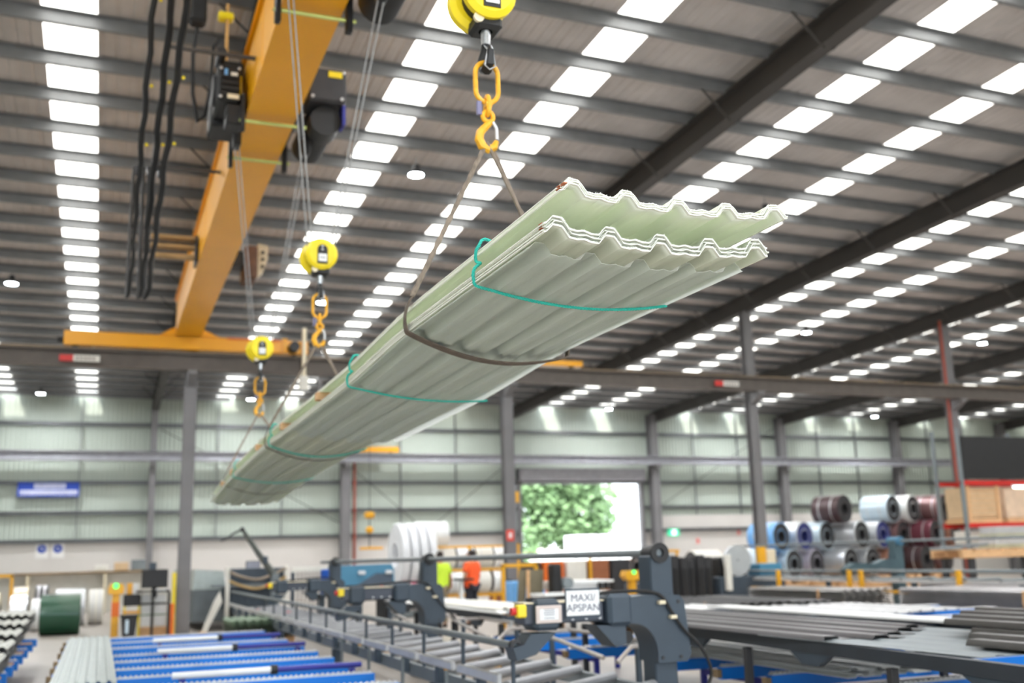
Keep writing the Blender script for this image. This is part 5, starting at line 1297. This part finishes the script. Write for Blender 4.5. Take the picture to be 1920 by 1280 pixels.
t = thing('stillage', (13, 33, 0), 'row of brown and orange stillages in front of the roller door', 'stillage')
for k in range(8):
    xx = 12.2+.85*k
    MB().cb(xx, xx+.75, 33, 33.8, .1, 1.42+.1*((k*3) % 3), .03).build('bin', [mat('brown_bin', (150, 92, 60), .7), M_DCHAR, M_ORANGE, M_OFFW][k % 4], t)
MB().cb(12.1, 19.1, 32.9, 32.97, 1.62, 1.7, .01).build('yellow_rail', M_CHAIN, t)
for xx in (12.1, 15.6, 19.0): MB().cb(xx-.04, xx+.04, 32.9, 32.98, 0, 1.7, .008).build('post', M_CHAIN, t)
for i, (xx, yy, lb) in enumerate(((10.2, 22.9, 'dark upright motor gearbox beside the yellow frame'), )):
    t = thing('gear_motor', (xx-.4, yy, 0), lb, 'motor')
    MB().cb(9.6, 9.85, 22.3, 22.6, 0, 1.42, .04).build('column', M_BLACK, t)
    MB().cyl((9.95, 22.2, .98), (9.95, 22.6, .98), .13, 14).build('motor', M_MIDG, t)

# pallet racking at right edge
t = thing('pallet_rack', (24.8, 24.5, 0), 'red beamed pallet rack with a black panel at the right edge', 'rack')
for xx in (23.55, 26.6, 29.6):
    for yy in (24.0, 25.0): MB().cb(xx-.05, xx+.05, yy-.05, yy+.05, 0, 5.0, .008).build('upright', M_MIDG, t)
for z in (2.2, 3.45):
    for yy in (24.0, 25.0): MB().cb(23.5, 29.6, yy-.04, yy+.04, z-.12, z, .008).build('beam', M_RED, t)
MB().cb(23.6, 29.5, 23.9, 23.96, 3.48, 4.75, .01).build('black_panel', M_BLACK, t)
for i, (x0, x1, m_, lb) in enumerate(((23.75, 25.0, M_CARD, 'timber crated pallet load on the red rack nearest the column'), (25.25, 26.4, mat('shrink_wrap_tan', (212, 186, 160), .4), 'shrink-wrapped tan pallet load second on the red rack'))):
    t = thing('pallet_load', ((x0+x1)/2, 24.5, 2.2), lb, 'pallet load', 'pallet loads on the red rack')
    MB().cb(x0, x1, 24.1, 24.95, 2.34, 3.25, .02).build('boxes', m_, t)
    MB().cb(x0-.02, x1+.02, 24.05, 25, 2.2, 2.33, .01).build('pallet', M_WOOD, t)
    if i == 0:
        for xx in (x0, x1-.12): MB().cb(xx, xx+.12, 24.05, 24.1, 2.3, 3.3, .01).build('crate_post', M_WOOD, t)
        for k in range(6): MB().bx(x0+.12, x1-.12, 24.07, 24.1, 2.42+.14*k, 2.45+.14*k).build('crate_slat', M_WOOD, t)
t = thing('fluorescent_light', (26, 24.2, 3.3), 'lit fluorescent tube under the red rack beam at the right edge', 'lamp')
MB().cb(25.6, 27.2, 24.06, 24.14, 3.28, 3.33, .006).build('batten', M_WHITE, t)
MB().cyl((25.65, 24.1, 3.25), (27.15, 24.1, 3.25), .03, 10).build('tube', M_TUBE, t)
for i in range(4):
    xx = 23.7+.62*i
    solid('carton', MB().cb(xx, xx+.5, 24.1, 24.7, 1.62, 1.98+.08*(i % 2), .02), [M_OFFW, M_BLUEW, M_CARD, M_OFFW][i], ['%s carton from the left on the shelf below the red beam' % ord_[i]][0], 'carton', 'cartons below the red beam')
t = thing('profile_stack', (24.9, 23.4, 1.3), 'bundle of long silver profiles on the timber platform at right', 'profile stack')
for k in range(6):
    for j in range(3):
        MB().cb(23.55+.02*k, 28.5, 23.0+.22*j, 23.2+.22*j, 1.5+.1*k-.02, 1.57+.1*k, .006).build('profile', M_ZINC if k % 3 else mat('yellowed_zinc', (190, 188, 160), .4, .2), t)
t = thing('timber_platform', (24.8, 23.4, 0), 'long pine platform trailer carrying silver profiles at right', 'platform')
for k in range(14): MB().cb(22.1+.5*k, 22.5+.5*k, 22.8, 24.0, 1.4, 1.46, .006).build('board', M_WOOD, t)
for yy in (22.85, 23.95): MB().cb(22.1, 29, yy-.05, yy+.05, 1.22, 1.4, .01).build('bearer', M_WOOD, t)
for xx in (22.5, 25.5, 28.5):
    for yy in (22.9, 23.9): MB().cb(xx-.08, xx+.08, yy-.08, yy+.08, 0, 1.22, .01).build('leg', M_DCHAR, t)
MB().cb(21.6, 23.2, 22.9, 23.5, 1.46, 1.52, .006).map(lambda x, y, z: (x, y, z+(x-21.6)*.06)).build('ramp_sheet', M_MIDG, t)
# red pipe by columns
solid('red_pipe', MB().tube([(26.0, YC-.2, .2), (26.0, YC-.2, 9.0)], .05, 10), M_REDOX, 'rust red pipe running up the column by the pallet rack', 'pipe')
solid('red_pipe', MB().tube([(10.62, YB-.5, .3), (10.62, YB-.5, 6.0)], .07, 10), M_REDOX, 'rust red downpipe beside the wall column left of the white coils', 'pipe')

# ================================================================== WALL SIGNS
t = thing('wall_sign', (-2.1, YB-.25, 4.5), 'blue banner sign with white lettering bands high on the back wall', 'sign')
MB().cb(-3.3, -.95, YB-.29, YB-.25, 4.54, 5.14, .01).build('panel', M_SIGNB, t)
MB().bx(-2.68, -1.48, YB-.295, YB-.29, 4.88, 5.09).build('text_band', mat('band_white', (206, 208, 226), .6), t)
MB().bx(-3.2, -1.03, YB-.295, YB-.29, 4.62, 4.82).build('text_band', mat('band_white', (206, 208, 226)), t)
for k in range(14): MB().bx(-3.1+.145*k, -3.04+.145*k, YB-.299, YB-.295, 4.66, 4.76).build('letter_mark', mat('letter_blue', (120, 134, 200), .6), t)
for k in range(8): MB().bx(-2.6+.14*k, -2.54+.14*k, YB-.299, YB-.295, 4.94, 5.04).build('letter_mark', mat('letter_blue', (120, 134, 200)), t)
for xx in (-3.0, -1.2): MB().bx(xx-.03, xx+.03, YB-.25, YB-.19, 4.6, 5.14).build('bracket', M_GALV, t)
for i, (x0, lb) in enumerate(((-2.5, 'left mandatory-wear sign with a blue disc on the concrete wall'), (-1.9, 'right mandatory-wear sign with a blue disc on the concrete wall'))):
    t = thing('safety_sign', (x0+.25, YB-.01, 2.0), lb, 'sign', 'blue disc safety signs')
    MB().cb(x0, x0+.5, YB-.03, YB-.005, 2.05, 2.66, .005).build('board', mat('sign_white', (232, 230, 228), .6), t)
    MB().cyl((x0+.25, YB-.04, 2.44), (x0+.25, YB-.03, 2.44), .17, 24).build('blue_disc', M_SIGNB, t)
    MB().ball((x0+.25, YB-.04, 2.45), .045, .012, .05).build('pictogram', M_WHITE, t)
t = thing('exit_sign', (27.28, YB-.05, 2.4), 'green lit exit sign on the wall right of the roller door', 'sign')
MB().cb(26.95, 27.6, YB-.1, YB-.005, 2.44, 2.78, .01).build('green_panel', M_EXIT, t)
MB().bx(27.15, 27.42, YB-.105, YB-.1, 2.48, 2.74).build('white_figure', M_EXITW, t)
for i, (xx, z, lb) in enumerate(((3.35, 2.0, 'small red wall notice between the column and jib arm'), (28.7, 2.0, 'small red wall notice right of the exit sign'), (31.2, 2.4, 'small red wall notice far right of the exit sign'))):
    t = thing('wall_notice', (xx, YB-.01, z), lb, 'sign', 'small red wall notices')
    MB().cb(xx-.1, xx+.1, YB-.03, YB-.005, z, z+.3, .004).build('board', mat('notice_pink', (236, 170, 164), .6), t)
    MB().bx(xx-.05, xx+.05, YB-.035, YB-.03, z+.08, z+.22).build('mark', M_RED, t)

# ================================================================== OUTSIDE THE DOOR
t = thing('yard_tree', (34.8, 78, 0), 'leafy green tree in the bright yard outside the roller door', 'tree')
MB().tube([(34.8, 78, -.1), (34.9, 78, 2), (34.7, 78, 4.5)], [.4, .32, .2], 10).build('trunk', M_BARK, t)
for dx, dz in ((-2.2, 6.5), (1.8, 6.2), (-.6, 7.5), (2.6, 4.8), (-3, 4.6)):
    MB().tube([(34.8, 78, 2.6), (34.8+dx*.6, 78, (2.6+dz)/2+.6), (34.8+dx, 78, dz)], [.16, .11, .05], 6).build('branch', M_BARK, t)
rnd = random.Random(3); lm = MB()
blobs = [(rnd.uniform(-4.8, 3.4), rnd.uniform(-2.2, 2.2), rnd.uniform(1.2, 9.2), rnd.uniform(.9, 1.7)) for _ in range(66)]
for bx_, by_, bz_, br in blobs:
    if bx_ > 2.0 and bz_ > 6.6: continue
    for _ in range(110):
        d = Vector((rnd.gauss(0, 1), rnd.gauss(0, 1), rnd.gauss(0, 1))).normalized()*br*rnd.uniform(.6, 1.05)
        c = Vector((35.0+bx_, 78+by_, bz_))+d; a = Vector((rnd.gauss(0, 1), rnd.gauss(0, 1), rnd.gauss(0, 1))).normalized()*.34; b = a.orthogonal().normalized()*.2
        lm.add([c-a, c+b, c+a, c-b], [(0, 1, 2, 3)])
lo2 = lm.build('foliage', M_LEAF, t); lo2['kind'] = 'stuff'
t = thing('parked_truck', (32, 66, 0), 'white box truck parked in the yard behind the pipe', 'truck')
MB().cb(29.5, 34.6, 64, 66.3, .9, 2.9, .05).build('box_body', M_WHITE, t)
for xx in (31.0, 32.5): MB().bx(xx-.04, xx+.04, 63.97, 64, .9, 2.9).build('seam', M_STEEL, t)
MB().cb(27.4, 29.3, 64.1, 66.2, .5, 1.9, .15).build('cab', M_WHITE, t)
for xx in (28.2, 30.6, 33.8): MB().cyl((xx, 64.0, .48), (xx, 64.3, .48), .48, 18).build('wheel', M_RUB, t)
t = thing('yard_wall', (28, 90, 0), 'pale boundary wall at the far side of the yard', 'wall', kind='structure')
MB().cb(-10, 90, 100, 100.3, -.1, 2.4, .02).build('wall_panel', M_OFFW, t)
MB().cb(-10, 90, 99.95, 100.35, 2.4, 2.5, .02).build('coping', M_CONC, t)
